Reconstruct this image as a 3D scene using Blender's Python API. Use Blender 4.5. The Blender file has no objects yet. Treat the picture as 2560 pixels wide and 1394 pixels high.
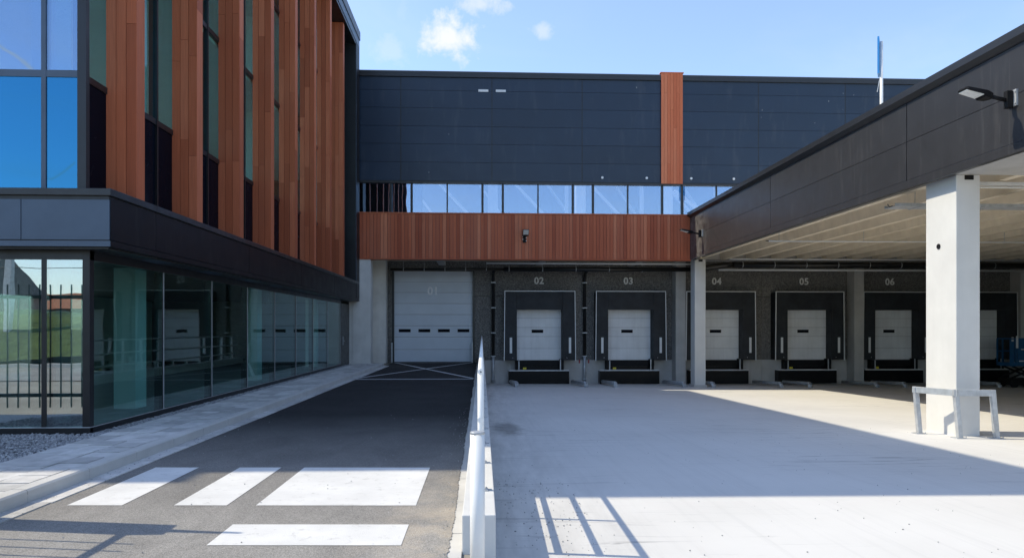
import bpy, bmesh, math, random
from mathutils import Vector, Matrix
random.seed(7)
S = bpy.context.scene
COL = S.collection
R = math.radians

# ------------------------------------------------------------------ camera
F_PX, W_PX, H_PX = 1705.0, 2560.0, 1394.0
cam_d = bpy.data.cameras.new("camera"); cam = bpy.data.objects.new("camera", cam_d); COL.objects.link(cam)
cam_d.sensor_width = 36.0; cam_d.lens = 36.0 * F_PX / W_PX
cam_d.shift_y = (820.0 - 697.0) / W_PX
cam_d.clip_start = 0.1; cam_d.clip_end = 4000.0
cam.location = (0, 0, 1.64); cam.rotation_euler = (R(90), 0, -R(2.52))
S.camera = cam

# ------------------------------------------------------------------ sky and sun
SUN_EL, SUN_AZ = 47.9, -80.7            # azimuth from +Y towards +X
SUN_STRENGTH, SKY_STRENGTH, EXPOSURE = 2.03, 0.134, 1.17
world = bpy.data.worlds.new("World"); S.world = world; world.use_nodes = True
wn, wl = world.node_tree.nodes, world.node_tree.links
bg = wn["Background"]; bg.inputs[1].default_value = SKY_STRENGTH
sky = wn.new("ShaderNodeTexSky"); sky.sky_type = 'NISHITA'; sky.sun_disc = False
sky.sun_elevation = R(SUN_EL); sky.sun_rotation = R(SUN_AZ % 360)
sky.air_density = 1.0; sky.dust_density = 0.5; sky.ozone_density = 2.0; sky.altitude = 50
tc = wn.new("ShaderNodeTexCoord")
sep = wn.new("ShaderNodeSeparateXYZ"); wl.new(tc.outputs["Generated"], sep.inputs[0])
def wmath(op, a, b=None, c=None):
    n = wn.new("ShaderNodeMath"); n.operation = op
    for i, v in enumerate((a, b, c)):
        if v is None: continue
        if isinstance(v, (int, float)): n.inputs[i].default_value = v
        else: wl.new(v, n.inputs[i])
    return n.outputs[0]
# clouds: thin veils everywhere, a few cumulus puffs low over the warehouse roof
zc_ = wmath('MAXIMUM', sep.outputs[2], 0.06)
cmb = wn.new("ShaderNodeCombineXYZ")
wl.new(wmath('DIVIDE', sep.outputs[0], zc_), cmb.inputs[0]); wl.new(wmath('DIVIDE', sep.outputs[1], zc_), cmb.inputs[1])
def wnoise(vec, scale, detail, rough=0.6, dist=0.0):
    n = wn.new("ShaderNodeTexNoise"); n.inputs["Scale"].default_value = scale; n.inputs["Detail"].default_value = detail
    n.inputs["Roughness"].default_value = rough; n.inputs["Distortion"].default_value = dist
    wl.new(vec, n.inputs["Vector"]); return n.outputs["Fac"]
def wramp(v, a, b, lo=0.0, hi=1.0):
    n = wn.new("ShaderNodeMapRange"); n.interpolation_type = 'SMOOTHSTEP'
    wl.new(v, n.inputs[0]); n.inputs[1].default_value = a; n.inputs[2].default_value = b
    n.inputs[3].default_value = lo; n.inputs[4].default_value = hi; return n.outputs[0]
veil = wramp(wnoise(cmb.outputs[0], 0.9, 5, 0.55, 0.6), 0.45, 0.85, 0.10, 0.34)
def puff(px, py, rx, ry, scale=34):
    """a cumulus puff round the direction that lies at (px, py) of a level view"""
    v = Vector(((px - 1280) / F_PX, 1.0, (820 - py) / F_PX)); v.rotate(Matrix.Rotation(-R(2.52), 3, 'Z')); v.normalize()
    e = Vector((v.y, -v.x, 0)).normalized(); u = e.cross(v)
    def dot(w):
        n = wn.new("ShaderNodeVectorMath"); n.operation = 'DOT_PRODUCT'; wl.new(tc.outputs["Generated"], n.inputs[0]); n.inputs[1].default_value = w; return n.outputs["Value"]
    a, b, c = dot(e), dot(u), dot(v)
    a = wmath('DIVIDE', a, rx / F_PX); b = wmath('DIVIDE', b, ry / F_PX)
    d = wmath('SQRT', wmath('ADD', wmath('MULTIPLY', a, a), wmath('MULTIPLY', b, b)))
    n1 = wnoise(tc.outputs["Generated"], scale, 8, 0.62, 0.2)
    m = wmath('ADD', wmath('MULTIPLY', wmath('SUBTRACT', 1.0, d), 0.55), wmath('MULTIPLY', wmath('SUBTRACT', n1, 0.5), 1.15))
    m = wramp(m, 0.0, 0.52)
    return wmath('MULTIPLY', m, wmath('GREATER_THAN', c, 0.0))
cl = None
for args, k in ((((1120, 92, 92, 66)), 1.0), (((1205, 12, 75, 36)), 0.62), (((1352, 76, 44, 30)), 0.5), (((975, 115, 60, 80)), 0.32), (((1010, 20, 50, 80)), 0.2)):
    p = wmath('MULTIPLY', puff(*args), k)
    cl = p if cl is None else wmath('MAXIMUM', cl, p)
cl = wmath('MAXIMUM', cl, veil)
def trail(pa, pb, w, k):
    """a vapour trail in the sky behind the camera, the one mirrored in the corner glass"""
    def dv(q):
        v = Vector(((q[0] - 1280) / F_PX, 1.0, (820 - q[1]) / F_PX)); v.rotate(Matrix.Rotation(-R(2.52), 3, 'Z')); v.y = -v.y; return v.normalized()
    a, b = dv(pa), dv(pb); n = a.cross(b).normalized(); m = ((a + b) / 2).normalized(); h = a.angle(b) / 2
    def dot(w_):
        q = wn.new("ShaderNodeVectorMath"); q.operation = 'DOT_PRODUCT'; wl.new(tc.outputs["Generated"], q.inputs[0]); q.inputs[1].default_value = w_; return q.outputs["Value"]
    across = wramp(wmath('ABSOLUTE', wmath('ADD', dot(n), wmath('MULTIPLY', wmath('SUBTRACT', wnoise(tc.outputs["Generated"], 60, 4), 0.5), w * 1.5))), 0.0, w, k, 0.0)
    return wmath('MULTIPLY', across, wramp(dot(m), math.cos(h), math.cos(h * 0.8)))
cl = wmath('MAXIMUM', cl, trail((-260, -65), (104, 188), 0.0035, 0.8)); cl = wmath('MAXIMUM', cl, trail((118, 446), (188, 404), 0.0022, 0.7))
mixc = wn.new("ShaderNodeMix"); mixc.data_type = 'RGBA'; wl.new(cl, mixc.inputs[0])
stint = wn.new("ShaderNodeMix"); stint.data_type = 'RGBA'; stint.blend_type = 'MULTIPLY'; stint.inputs[0].default_value = 1.0
wl.new(sky.outputs[0], stint.inputs[6]); stint.inputs[7].default_value = (0.88, 0.92, 0.98, 1)
wl.new(stint.outputs[2], mixc.inputs[6]); mixc.inputs[7].default_value = (3.25, 3.35, 3.45, 1)
wl.new(mixc.outputs[2], bg.inputs[0])
sun_d = bpy.data.lights.new("sun", 'SUN'); sun_d.energy = SUN_STRENGTH; sun_d.angle = R(0.5); sun_d.color = (1.0, 0.90, 0.70)
sun = bpy.data.objects.new("sun", sun_d); COL.objects.link(sun)
sd = Vector((math.sin(R(SUN_AZ)) * math.cos(R(SUN_EL)), math.cos(R(SUN_AZ)) * math.cos(R(SUN_EL)), math.sin(R(SUN_EL))))
sun.rotation_euler = sd.to_track_quat('Z', 'Y').to_euler(); sun.location = sd * 60
vs = S.view_settings; vs.view_transform = 'Standard'; vs.look = 'None'; vs.exposure = EXPOSURE; vs.gamma = 1.0; vs.use_curve_mapping = False
S.render.engine = 'CYCLES'; S.cycles.max_bounces = 8; S.cycles.diffuse_bounces = 4; S.cycles.glossy_bounces = 5; S.cycles.transparent_max_bounces = 16

# ------------------------------------------------------------------ materials
class NT:
    def __init__(s, name):
        s.m = bpy.data.materials.new(name); s.m.use_nodes = True
        s.n, s.l = s.m.node_tree.nodes, s.m.node_tree.links
        s.b = s.n["Principled BSDF"]; s.out = s.n["Material Output"]
    def new(s, t): return s.n.new("ShaderNode" + t)
    def put(s, v, sock):
        if isinstance(v, bpy.types.NodeSocket): s.l.new(v, sock)
        else:
            if isinstance(v, (tuple, list)) and len(v) == 3 and sock.type == 'RGBA': v = (*v, 1)
            sock.default_value = v
    def math(s, op, a, b=0.0, c=0.0):
        n = s.new("Math"); n.operation = op
        for i, v in enumerate((a, b, c)): s.put(v, n.inputs[i])
        return n.outputs[0]
    def pos(s, scale=(1, 1, 1), rnd=0.0):
        g = s.new("NewGeometry"); v = g.outputs["Position"]
        if scale != (1, 1, 1):
            n = s.new("VectorMath"); n.operation = 'MULTIPLY'; s.l.new(v, n.inputs[0]); n.inputs[1].default_value = scale; v = n.outputs[0]
        if rnd:
            o = s.new("ObjectInfo"); n = s.new("VectorMath"); n.operation = 'ADD'; s.l.new(v, n.inputs[0])
            s.l.new(s.math('MULTIPLY', o.outputs["Random"], rnd), n.inputs[1]); v = n.outputs[0]
        return v
    def noise(s, vec, scale, detail=4, rough=0.55, dist=0.0):
        n = s.new("TexNoise"); s.l.new(vec, n.inputs["Vector"]); n.inputs["Scale"].default_value = scale
        n.inputs["Detail"].default_value = detail; n.inputs["Roughness"].default_value = rough; n.inputs["Distortion"].default_value = dist
        return n.outputs["Fac"]
    def voro(s, vec, scale, out="Distance"):
        n = s.new("TexVoronoi"); s.l.new(vec, n.inputs["Vector"]); n.inputs["Scale"].default_value = scale; return n.outputs[out]
    def rng(s, v, a, b, lo=0.0, hi=1.0):
        n = s.new("MapRange"); s.put(v, n.inputs[0]); n.inputs[1].default_value = a; n.inputs[2].default_value = b
        n.inputs[3].default_value = lo; n.inputs[4].default_value = hi; return n.outputs[0]
    def mix(s, f, a, b, mode='MIX'):
        n = s.new("Mix"); n.data_type = 'RGBA'; n.blend_type = mode
        s.put(f, n.inputs[0]); s.put(a, n.inputs[6]); s.put(b, n.inputs[7]); return n.outputs[2]
    def bump(s, h, strength, dist=0.01):
        n = s.new("Bump"); n.inputs["Strength"].default_value = strength; n.inputs["Distance"].default_value = dist
        s.l.new(h, n.inputs["Height"]); s.l.new(n.outputs[0], s.b.inputs["Normal"])
    def set(s, **k):
        for a, v in k.items(): s.put(v, s.b.inputs[{"col": "Base Color", "rough": "Roughness", "metal": "Metallic", "spec": "Specular IOR Level", "coat": "Coat Weight"}[a]])
        return s.m
def sc(c, k): return tuple(min(1.0, x * k) for x in c)
def simple(name, col, rough=0.5, metal=0.0, spec=0.5, var=0.15, vscale=2.0, rnd=0.0, bump=0.0, bscale=60, streak=0.0):
    t = NT(name); p = t.pos()
    n = t.noise(p, vscale, 6, 0.6)
    c = t.mix(t.rng(n, 0.3, 0.7), sc(col, 1 - var), sc(col, 1 + var))
    if streak:
        st = t.noise(t.pos((6, 6, 0.35)), 1.0, 5, 0.6); c = t.mix(t.rng(st, 0.45, 0.75, 0, streak), c, sc(col, 0.55))
    if rnd:
        o = t.new("ObjectInfo"); k = t.rng(o.outputs["Random"], 0, 1, 1 - rnd, 1 + rnd)
        hs = t.new("HueSaturation"); t.put(c, hs.inputs["Color"]); t.put(k, hs.inputs["Value"]); c = hs.outputs[0]
    if bump: t.bump(t.noise(p, bscale, 4), bump, 0.004)
    rr = t.rng(t.noise(p, vscale * 3, 4), 0.3, 0.7, max(0.02, rough - 0.07), min(1, rough + 0.07))
    return t.set(col=c, rough=rr, metal=metal, spec=spec)
def wood_mat(name, cols, spread=1.0):
    t = NT(name); o = t.new("ObjectInfo"); r = t.new("ValToRGB"); t.l.new(o.outputs["Random"], r.inputs[0])
    e = r.color_ramp.elements; e[0].color = (*cols[0], 1); e[1].color = (*cols[-1], 1); e[1].position = 1
    for i in range(1, len(cols) - 1):
        x = e.new(i / (len(cols) - 1)); x.color = (*cols[i], 1)
    r.color_ramp.interpolation = 'LINEAR'
    g = t.noise(t.pos((14, 14, 0.5), 31.0), 2.2, 6, 0.6, 1.2); fine = t.noise(t.pos((90, 90, 1.5), 17.0), 1.5, 3)
    c = t.mix(t.rng(g, 0.35, 0.7, 0.0, 0.32), r.outputs[0], sc(cols[0], 0.55))
    c = t.mix(t.rng(fine, 0.4, 0.7, 0.0, 0.18), c, sc(cols[0], 0.45))
    w = t.noise(t.pos((1, 1, 0.6)), 0.8, 3); c = t.mix(t.rng(w, 0.5, 0.8, 0, 0.12), c, (0.40, 0.24, 0.17))
    t.bump(fine, 0.25, 0.003)
    return t.set(col=c, rough=0.6, spec=0.18)
def glass_mat(name, tint, refl, ior=1.6, rtint=(1, 1, 1)):
    t = NT(name); t.n.remove(t.b)
    tr = t.new("BsdfTransparent"); tr.inputs[0].default_value = (*tint, 1)
    gl = t.new("BsdfGlossy"); gl.inputs["Roughness"].default_value = 0.0; gl.inputs[0].default_value = (*rtint, 1)
    g = t.new("NewGeometry"); dt = t.new("VectorMath"); dt.operation = 'DOT_PRODUCT'; t.l.new(g.outputs["Normal"], dt.inputs[0]); t.l.new(g.outputs["Incoming"], dt.inputs[1])
    cth = t.math('MINIMUM', t.math('ABSOLUTE', dt.outputs["Value"]), 1.0); f0 = max(refl, ((ior - 1) / (ior + 1)) ** 2)
    f = t.math('ADD', t.math('MULTIPLY', t.math('POWER', t.math('SUBTRACT', 1.0, cth), 5.0), 1.0 - f0), f0)
    # slight unevenness of each pane
    nz = t.noise(t.pos((1, 1, 1), 9.0), 0.8, 2); b = t.new("Bump"); b.inputs["Strength"].default_value = 0.10; b.inputs["Distance"].default_value = 0.02
    t.l.new(nz, b.inputs["Height"]); t.l.new(b.outputs[0], gl.inputs["Normal"])
    mx = t.new("MixShader"); t.l.new(f, mx.inputs[0]); t.l.new(tr.outputs[0], mx.inputs[1]); t.l.new(gl.outputs[0], mx.inputs[2])
    t.l.new(mx.outputs[0], t.out.inputs[0]); return t.m
def asphalt_mat():
    t = NT("asphalt"); p = t.pos()
    grain = t.voro(p, 130, "Color"); sg = t.new("SeparateColor"); t.l.new(grain, sg.inputs[0])
    n = t.noise(p, 0.8, 6, 0.6); c = t.mix(t.rng(n, 0.3, 0.7), (0.022, 0.0225, 0.024), (0.036, 0.036, 0.037))
    c = t.mix(t.rng(sg.outputs[0], 0.6, 1.0, 0.0, 0.45), c, (0.13, 0.125, 0.12))
    # sunlit near end painted paler, fading with distance; sand by the kerb wall
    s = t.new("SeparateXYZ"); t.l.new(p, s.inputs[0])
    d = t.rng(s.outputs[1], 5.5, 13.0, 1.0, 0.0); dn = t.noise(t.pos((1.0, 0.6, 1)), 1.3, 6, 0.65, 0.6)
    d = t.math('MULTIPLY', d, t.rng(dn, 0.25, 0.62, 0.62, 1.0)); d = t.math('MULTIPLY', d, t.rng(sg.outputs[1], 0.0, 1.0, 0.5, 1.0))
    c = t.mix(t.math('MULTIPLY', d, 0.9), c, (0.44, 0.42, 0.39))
    w = t.math('MULTIPLY', t.rng(s.outputs[0], -1.1, -0.3, 0.0, 1.0), t.rng(s.outputs[1], 4.0, 8.5, 1.0, 0.0))
    c = t.mix(t.math('MULTIPLY', w, t.rng(t.noise(p, 2.2, 6, 0.7), 0.42, 0.62, 0, 0.75)), c, (0.55, 0.46, 0.35))
    t.bump(t.math('ADD', t.voro(p, 110), t.noise(p, 25, 3)), 0.55, 0.006)
    return t.set(col=c, rough=0.9, spec=0.15)
def yard_mat():
    t = NT("yard_concrete"); p = t.pos(); s = t.new("SeparateXYZ"); t.l.new(p, s.inputs[0])
    n = t.noise(p, 0.35, 6, 0.6); c = t.mix(t.rng(n, 0.3, 0.7), (0.61, 0.60, 0.575), (0.69, 0.68, 0.655))
    st = t.noise(t.pos((7, 0.25, 1)), 1.6, 5, 0.6); c = t.mix(t.rng(st, 0.5, 0.75, 0, 0.28), c, (0.49, 0.485, 0.47))
    # tyre scuffs swept across
    ty = t.noise(t.pos((0.5, 6, 1)), 1.2, 6, 0.7, 1.0); m2 = t.noise(p, 0.22, 3)
    c = t.mix(t.math('MULTIPLY', t.rng(ty, 0.565, 0.68, 0, 0.66), t.rng(m2, 0.42, 0.58)), c, (0.20, 0.20, 0.20))
    arc = t.noise(t.pos((0.35, 2.2, 1)), 1.0, 7, 0.72, 2.5); c = t.mix(t.math('MULTIPLY', t.rng(arc, 0.60, 0.66, 0, 0.35), t.rng(t.noise(p, 0.3, 2), 0.5, 0.6)), c, (0.28, 0.28, 0.275))
    sp = t.voro(p, 1.7); c = t.mix(t.math('MULTIPLY', t.rng(sp, 0.015, 0.05, 0.6, 0.0), t.math('GREATER_THAN', t.noise(p, 0.6, 2), 0.5)), c, (0.15, 0.15, 0.145))
    # grime along the kerb wall and the oil patch beside it
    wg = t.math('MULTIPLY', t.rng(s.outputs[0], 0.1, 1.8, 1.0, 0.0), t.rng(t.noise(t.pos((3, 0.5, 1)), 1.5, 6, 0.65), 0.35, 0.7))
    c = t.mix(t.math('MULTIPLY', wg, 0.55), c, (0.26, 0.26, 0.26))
    dx = t.math('DIVIDE', t.math('SUBTRACT', s.outputs[0], 0.55), 0.38); dy = t.math('DIVIDE', t.math('SUBTRACT', s.outputs[1], 14.6), 1.3)
    dd = t.math('SQRT', t.math('ADD', t.math('MULTIPLY', dx, dx), t.math('MULTIPLY', dy, dy)))
    dd = t.math('ADD', dd, t.rng(t.noise(p, 3.0, 5, 0.7), 0.2, 0.8, -0.6, 0.6))
    c = t.mix(t.rng(dd, 0.45, 1.05, 0.55, 0.0), c, (0.10, 0.10, 0.095))
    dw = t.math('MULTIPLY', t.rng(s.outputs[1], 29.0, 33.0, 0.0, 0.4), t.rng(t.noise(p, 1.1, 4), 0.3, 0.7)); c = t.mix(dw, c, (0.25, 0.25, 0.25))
    t.bump(t.math('ADD', t.math('MULTIPLY', t.noise(t.pos((40, 1.2, 1)), 1.5, 3), 0.6), t.noise(p, 45, 3)), 0.22, 0.004)
    return t.set(col=c, rough=0.8, spec=0.3)
def concrete_mat(name, col, var=0.12, streak=0.25):
    t = NT(name); p = t.pos(); n = t.noise(p, 1.3, 7, 0.62)
    c = t.mix(t.rng(n, 0.3, 0.7), sc(col, 1 - var), sc(col, 1 + var))
    st = t.noise(t.pos((5, 5, 0.3)), 1.0, 6, 0.6); c = t.mix(t.rng(st, 0.5, 0.78, 0, streak), c, sc(col, 0.62))
    pit = t.voro(p, 26); c = t.mix(t.rng(pit, 0.02, 0.07, 0.35, 0.0), c, sc(col, 0.5))
    t.bump(t.noise(p, 30, 5), 0.15, 0.003)
    return t.set(col=c, rough=0.75, spec=0.3)
def aggregate_mat():
    t = NT("exposed_aggregate"); p = t.pos(); v = t.voro(p, 42, "Color"); s = t.new("SeparateColor"); t.l.new(v, s.inputs[0])
    c = t.mix(t.rng(s.outputs[0], 0.35, 1.0), (0.10, 0.098, 0.095), (0.34, 0.325, 0.30))
    n = t.noise(p, 0.9, 5); c = t.mix(t.rng(n, 0.3, 0.7, 0, 0.4), c, (0.10, 0.098, 0.095))
    t.bump(t.voro(p, 42), 0.6, 0.01)
    return t.set(col=c, rough=0.8, spec=0.35)
def panel_mat(name, col, rough, spec=0.5, rnd=0.06, drops=False, smear=False):
    t = NT(name); p = t.pos(); o = t.new("ObjectInfo")
    n = t.noise(p, 0.5, 5, 0.6); c = t.mix(t.rng(n, 0.3, 0.7), sc(col, 0.92), sc(col, 1.08))
    hs = t.new("HueSaturation"); t.put(c, hs.inputs["Color"]); t.put(t.rng(o.outputs["Random"], 0, 1, 1 - rnd, 1 + rnd), hs.inputs["Value"]); c = hs.outputs[0]
    dust = t.noise(t.pos((3, 3, 0.5)), 1.2, 6, 0.65); c = t.mix(t.rng(dust, 0.55, 0.8, 0, 0.16), c, (0.20, 0.195, 0.19))
    if drops:
        v = t.voro(t.pos((1, 1, 0.45)), 3.0); m = t.noise(p, 0.23, 2)
        c = t.mix(t.math('MULTIPLY', t.rng(v, 0.03, 0.05, 0.8, 0), t.math('GREATER_THAN', m, 0.56)), c, (0.55, 0.55, 0.52))
    if smear:                                   # cement dust left on the last metres next to the timber band
        sx = t.new("SeparateXYZ"); t.l.new(p, sx.inputs[0]); m = t.math('MULTIPLY', t.rng(sx.outputs[1], 27.2, 28.6, 0.0, 1.0), t.rng(t.noise(p, 2.6, 7, 0.7, 1.0), 0.38, 0.66))
        c = t.mix(t.math('MULTIPLY', m, 0.75), c, (0.21, 0.205, 0.20))
        st = t.noise(t.pos((1, 9, 0.4)), 1.0, 5, 0.65); c = t.mix(t.rng(st, 0.58, 0.8, 0, 0.22), c, (0.17, 0.165, 0.16))
    b = t.noise(p, 0.35, 2); t.bump(b, 0.12, 0.05)
    rr = t.rng(t.noise(p, 2.5, 5), 0.3, 0.7, rough - 0.05, rough + 0.05)
    return t.set(col=c, rough=rr, spec=spec)
MT = {}
MT['wood_fin'] = wood_mat("wood_fin", [(0.40, 0.106, 0.050), (0.53, 0.148, 0.068), (0.62, 0.195, 0.098)])
MT['wood_band'] = wood_mat("wood_band", [(0.37, 0.092, 0.046), (0.55, 0.152, 0.072), (0.45, 0.130, 0.068), (0.70, 0.250, 0.130)])
MT['wood_pale'] = wood_mat("wood_pale", [(0.62, 0.165, 0.075), (0.70, 0.205, 0.095), (0.74, 0.26, 0.135)])  # paler tone for the pilaster planks and cap
MT['panel'] = panel_mat("dark_panel", (0.014, 0.028, 0.054), 0.33, 0.45, 0.08, True)
MT['fascia'] = panel_mat("fascia_panel", (0.032, 0.032, 0.035), 0.38, 0.45, 0.06, False, True)
MT['ledge'] = panel_mat("ledge_panel", (0.014, 0.012, 0.014), 0.42, 0.15, 0.05)
MT['coping'] = simple("dark_coping", (0.022, 0.023, 0.026), 0.35, 0.0, 0.5, 0.1)
MT['frame'] = simple("window_frame", (0.014, 0.015, 0.018), 0.35, 0.0, 0.5, 0.1)
MT['alu'] = simple("blue_grey_metal", (0.060, 0.090, 0.135), 0.4, 0.0, 0.5, 0.1)
MT['glass_low'] = glass_mat("office_glass", (0.66, 0.86, 0.84), 0.06, 1.6, (0.92, 1.0, 1.0))
MT['glass_front'] = glass_mat("front_glass", (0.42, 0.56, 0.57), 0.42, 1.6, (0.94, 0.98, 1.0))
MT['glass_up'] = glass_mat("coated_glass", (0.66, 0.90, 0.88), 0.05, 1.5, (0.75, 0.92, 1.0))
MT['glass_sky'] = glass_mat("blue_coated_glass", (0.72, 0.82, 0.92), 0.42, 1.6, (0.44, 0.60, 0.80))
MT['glass_blue'] = glass_mat("blue_spandrel_glass", (0.10, 0.22, 0.40), 0.55, 1.6, (0.075, 0.36, 0.62))
MT['glass_ware'] = glass_mat("warehouse_glass", (0.90, 0.94, 0.97), 0.42, 1.6, (0.55, 0.68, 0.88))
MT['skylight'] = glass_mat("rooflight_glass", (0.95, 0.95, 0.95), 0.02, 1.45)
MT['spandrel'] = simple("spandrel_glass", (0.004, 0.006, 0.012), 0.22, 0, 0.03, 0.1)
MT['conc'] = concrete_mat("column_concrete", (0.62, 0.605, 0.57))
MT['conc_white'] = concrete_mat("pale_concrete", (0.66, 0.655, 0.635), 0.06, 0.10)
MT['conc_wall'] = concrete_mat("kerb_wall_concrete", (0.62, 0.615, 0.59), 0.08, 0.15)
MT['conc_dark'] = concrete_mat("plinth_concrete", (0.47, 0.46, 0.44))
MT['ceiling'] = concrete_mat("ribbed_concrete", (0.74, 0.655, 0.52), 0.10, 0.22)
MT['agg'] = aggregate_mat()
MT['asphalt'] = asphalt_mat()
MT['yard'] = yard_mat()
def paint_mat():
    t = NT("road_paint"); p = t.pos(); n = t.noise(p, 1.6, 6, 0.6); c = t.mix(t.rng(n, 0.3, 0.7), (0.60, 0.595, 0.58), (0.73, 0.725, 0.705))
    w = t.noise(p, 9, 8, 0.7); c = t.mix(t.rng(w, 0.56, 0.72, 0, 0.6), c, (0.33, 0.32, 0.30))
    k = t.voro(p, 60); c = t.mix(t.rng(k, 0.02, 0.10, 0.5, 0.0), c, (0.20, 0.20, 0.19))
    t.bump(t.voro(p, 110), 0.35, 0.004); return t.set(col=c, rough=0.7, spec=0.3)
MT['paint'] = paint_mat()
MT['paint_old'] = simple("thin_road_paint", (0.62, 0.63, 0.64), 0.6, 0, 0.4, 0.2, 6)
MT['paver'] = simple("paver_concrete", (0.50, 0.49, 0.47), 0.85, 0, 0.3, 0.18, 6, rnd=0.20, bump=0.4, bscale=70)
MT['kerb'] = concrete_mat("kerb_concrete", (0.52, 0.51, 0.485), 0.12, 0.1)
MT['door'] = simple("white_door_panel", (0.78, 0.79, 0.80), 0.45, 0, 0.5, 0.08, 1.1, rnd=0.03, streak=0.22)
MT['door_grey'] = simple("silver_door_panel", (0.60, 0.66, 0.73), 0.42, 0, 0.5, 0.05, 1.2, rnd=0.02)
MT['black'] = simple("black_rubber", (0.010, 0.010, 0.011), 0.6, 0, 0.2, 0.25, 3)
MT['black_gloss'] = simple("black_steel", (0.006, 0.006, 0.007), 0.35, 0, 0.2, 0.2, 3)
MT['curtain'] = simple("shelter_fabric", (0.018, 0.021, 0.026), 0.6, 0, 0.4, 0.4, 1.4, bump=0.15, bscale=30)
MT['white'] = simple("white_trim", (0.74, 0.75, 0.75), 0.45, 0, 0.5, 0.06, 4)
MT['number'] = simple("number_paint", (0.78, 0.78, 0.76), 0.6, 0, 0.3, 0.12, 9)
MT['number_white'] = simple("number_vinyl", (0.88, 0.90, 0.92), 0.5, 0, 0.3, 0.03, 9)
MT['galv'] = simple("galvanised_steel", (0.46, 0.48, 0.50), 0.45, 0.35, 0.5, 0.18, 7)
MT['white_paint'] = simple("white_steel_paint", (0.80, 0.80, 0.78), 0.35, 0, 0.5, 0.05, 5)
MT['pipe'] = simple("black_pipe", (0.012, 0.012, 0.012), 0.35, 0, 0.5, 0.2, 3)
MT['guide'] = simple("guide_steel", (0.50, 0.53, 0.56), 0.45, 0.2, 0.5, 0.2, 5)
MT['lens'] = simple("lamp_lens", (0.75, 0.76, 0.74), 0.2, 0, 0.5, 0.03, 9)
MT['yellow'] = simple("yellow_sticker", (0.75, 0.62, 0.04), 0.5)
MT['red'] = simple("red_plastic", (0.30, 0.03, 0.03), 0.5)
MT['blue'] = simple("blue_lift_paint", (0.008, 0.085, 0.20), 0.4, 0, 0.5, 0.12, 3)
MT['flagblue'] = simple("blue_board", (0.02, 0.22, 0.55), 0.4)
MT['interior'] = simple("interior_white", (0.72, 0.72, 0.70), 0.7, 0, 0.3, 0.05)
MT['interior_grey'] = simple("interior_grey", (0.16, 0.165, 0.17), 0.7, 0, 0.3, 0.1)
MT['interior_dark'] = simple("interior_dark", (0.03, 0.032, 0.034), 0.7, 0, 0.3, 0.2)
MT['floor_in'] = simple("interior_floor", (0.22, 0.225, 0.225), 0.5, 0, 0.3, 0.1)
MT['earth'] = simple("earth", (0.30, 0.28, 0.24), 0.95, 0, 0.2, 0.25, 0.5)
MT['grass'] = simple("grass_green", (0.065, 0.095, 0.026), 0.8, 0, 0.2, 0.4, 2.5, bump=0.8, bscale=20)
MT['leaf'] = simple("leaf_green", (0.07, 0.12, 0.03), 0.7, 0, 0.3, 0.4, 1.2)
MT['bark'] = simple("bark", (0.10, 0.08, 0.06), 0.9, 0, 0.2, 0.3, 8)
MT['fence'] = simple("fence_steel", (0.02, 0.021, 0.023), 0.45, 0, 0.5, 0.1)
MT['brick'] = simple("house_brick", (0.30, 0.22, 0.18), 0.85, 0, 0.3, 0.2, 3)
MT['roof_orange'] = simple("orange_roof_tile", (0.30, 0.12, 0.06), 0.8, 0, 0.3, 0.2, 3)
MT['roof_grey'] = simple("grey_roof", (0.13, 0.14, 0.14), 0.7, 0, 0.3, 0.2, 2)
def gravel_mat():
    t = NT("gravel_stone"); p = t.pos(); v = t.voro(p, 38, "Color"); s = t.new("SeparateColor"); t.l.new(v, s.inputs[0])
    c = t.mix(s.outputs[0], (0.16, 0.165, 0.175), (0.46, 0.46, 0.46)); t.bump(t.noise(p, 120, 3), 0.3, 0.003); return t.set(col=c, rough=0.75)
MT['gravel'] = gravel_mat()

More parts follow.
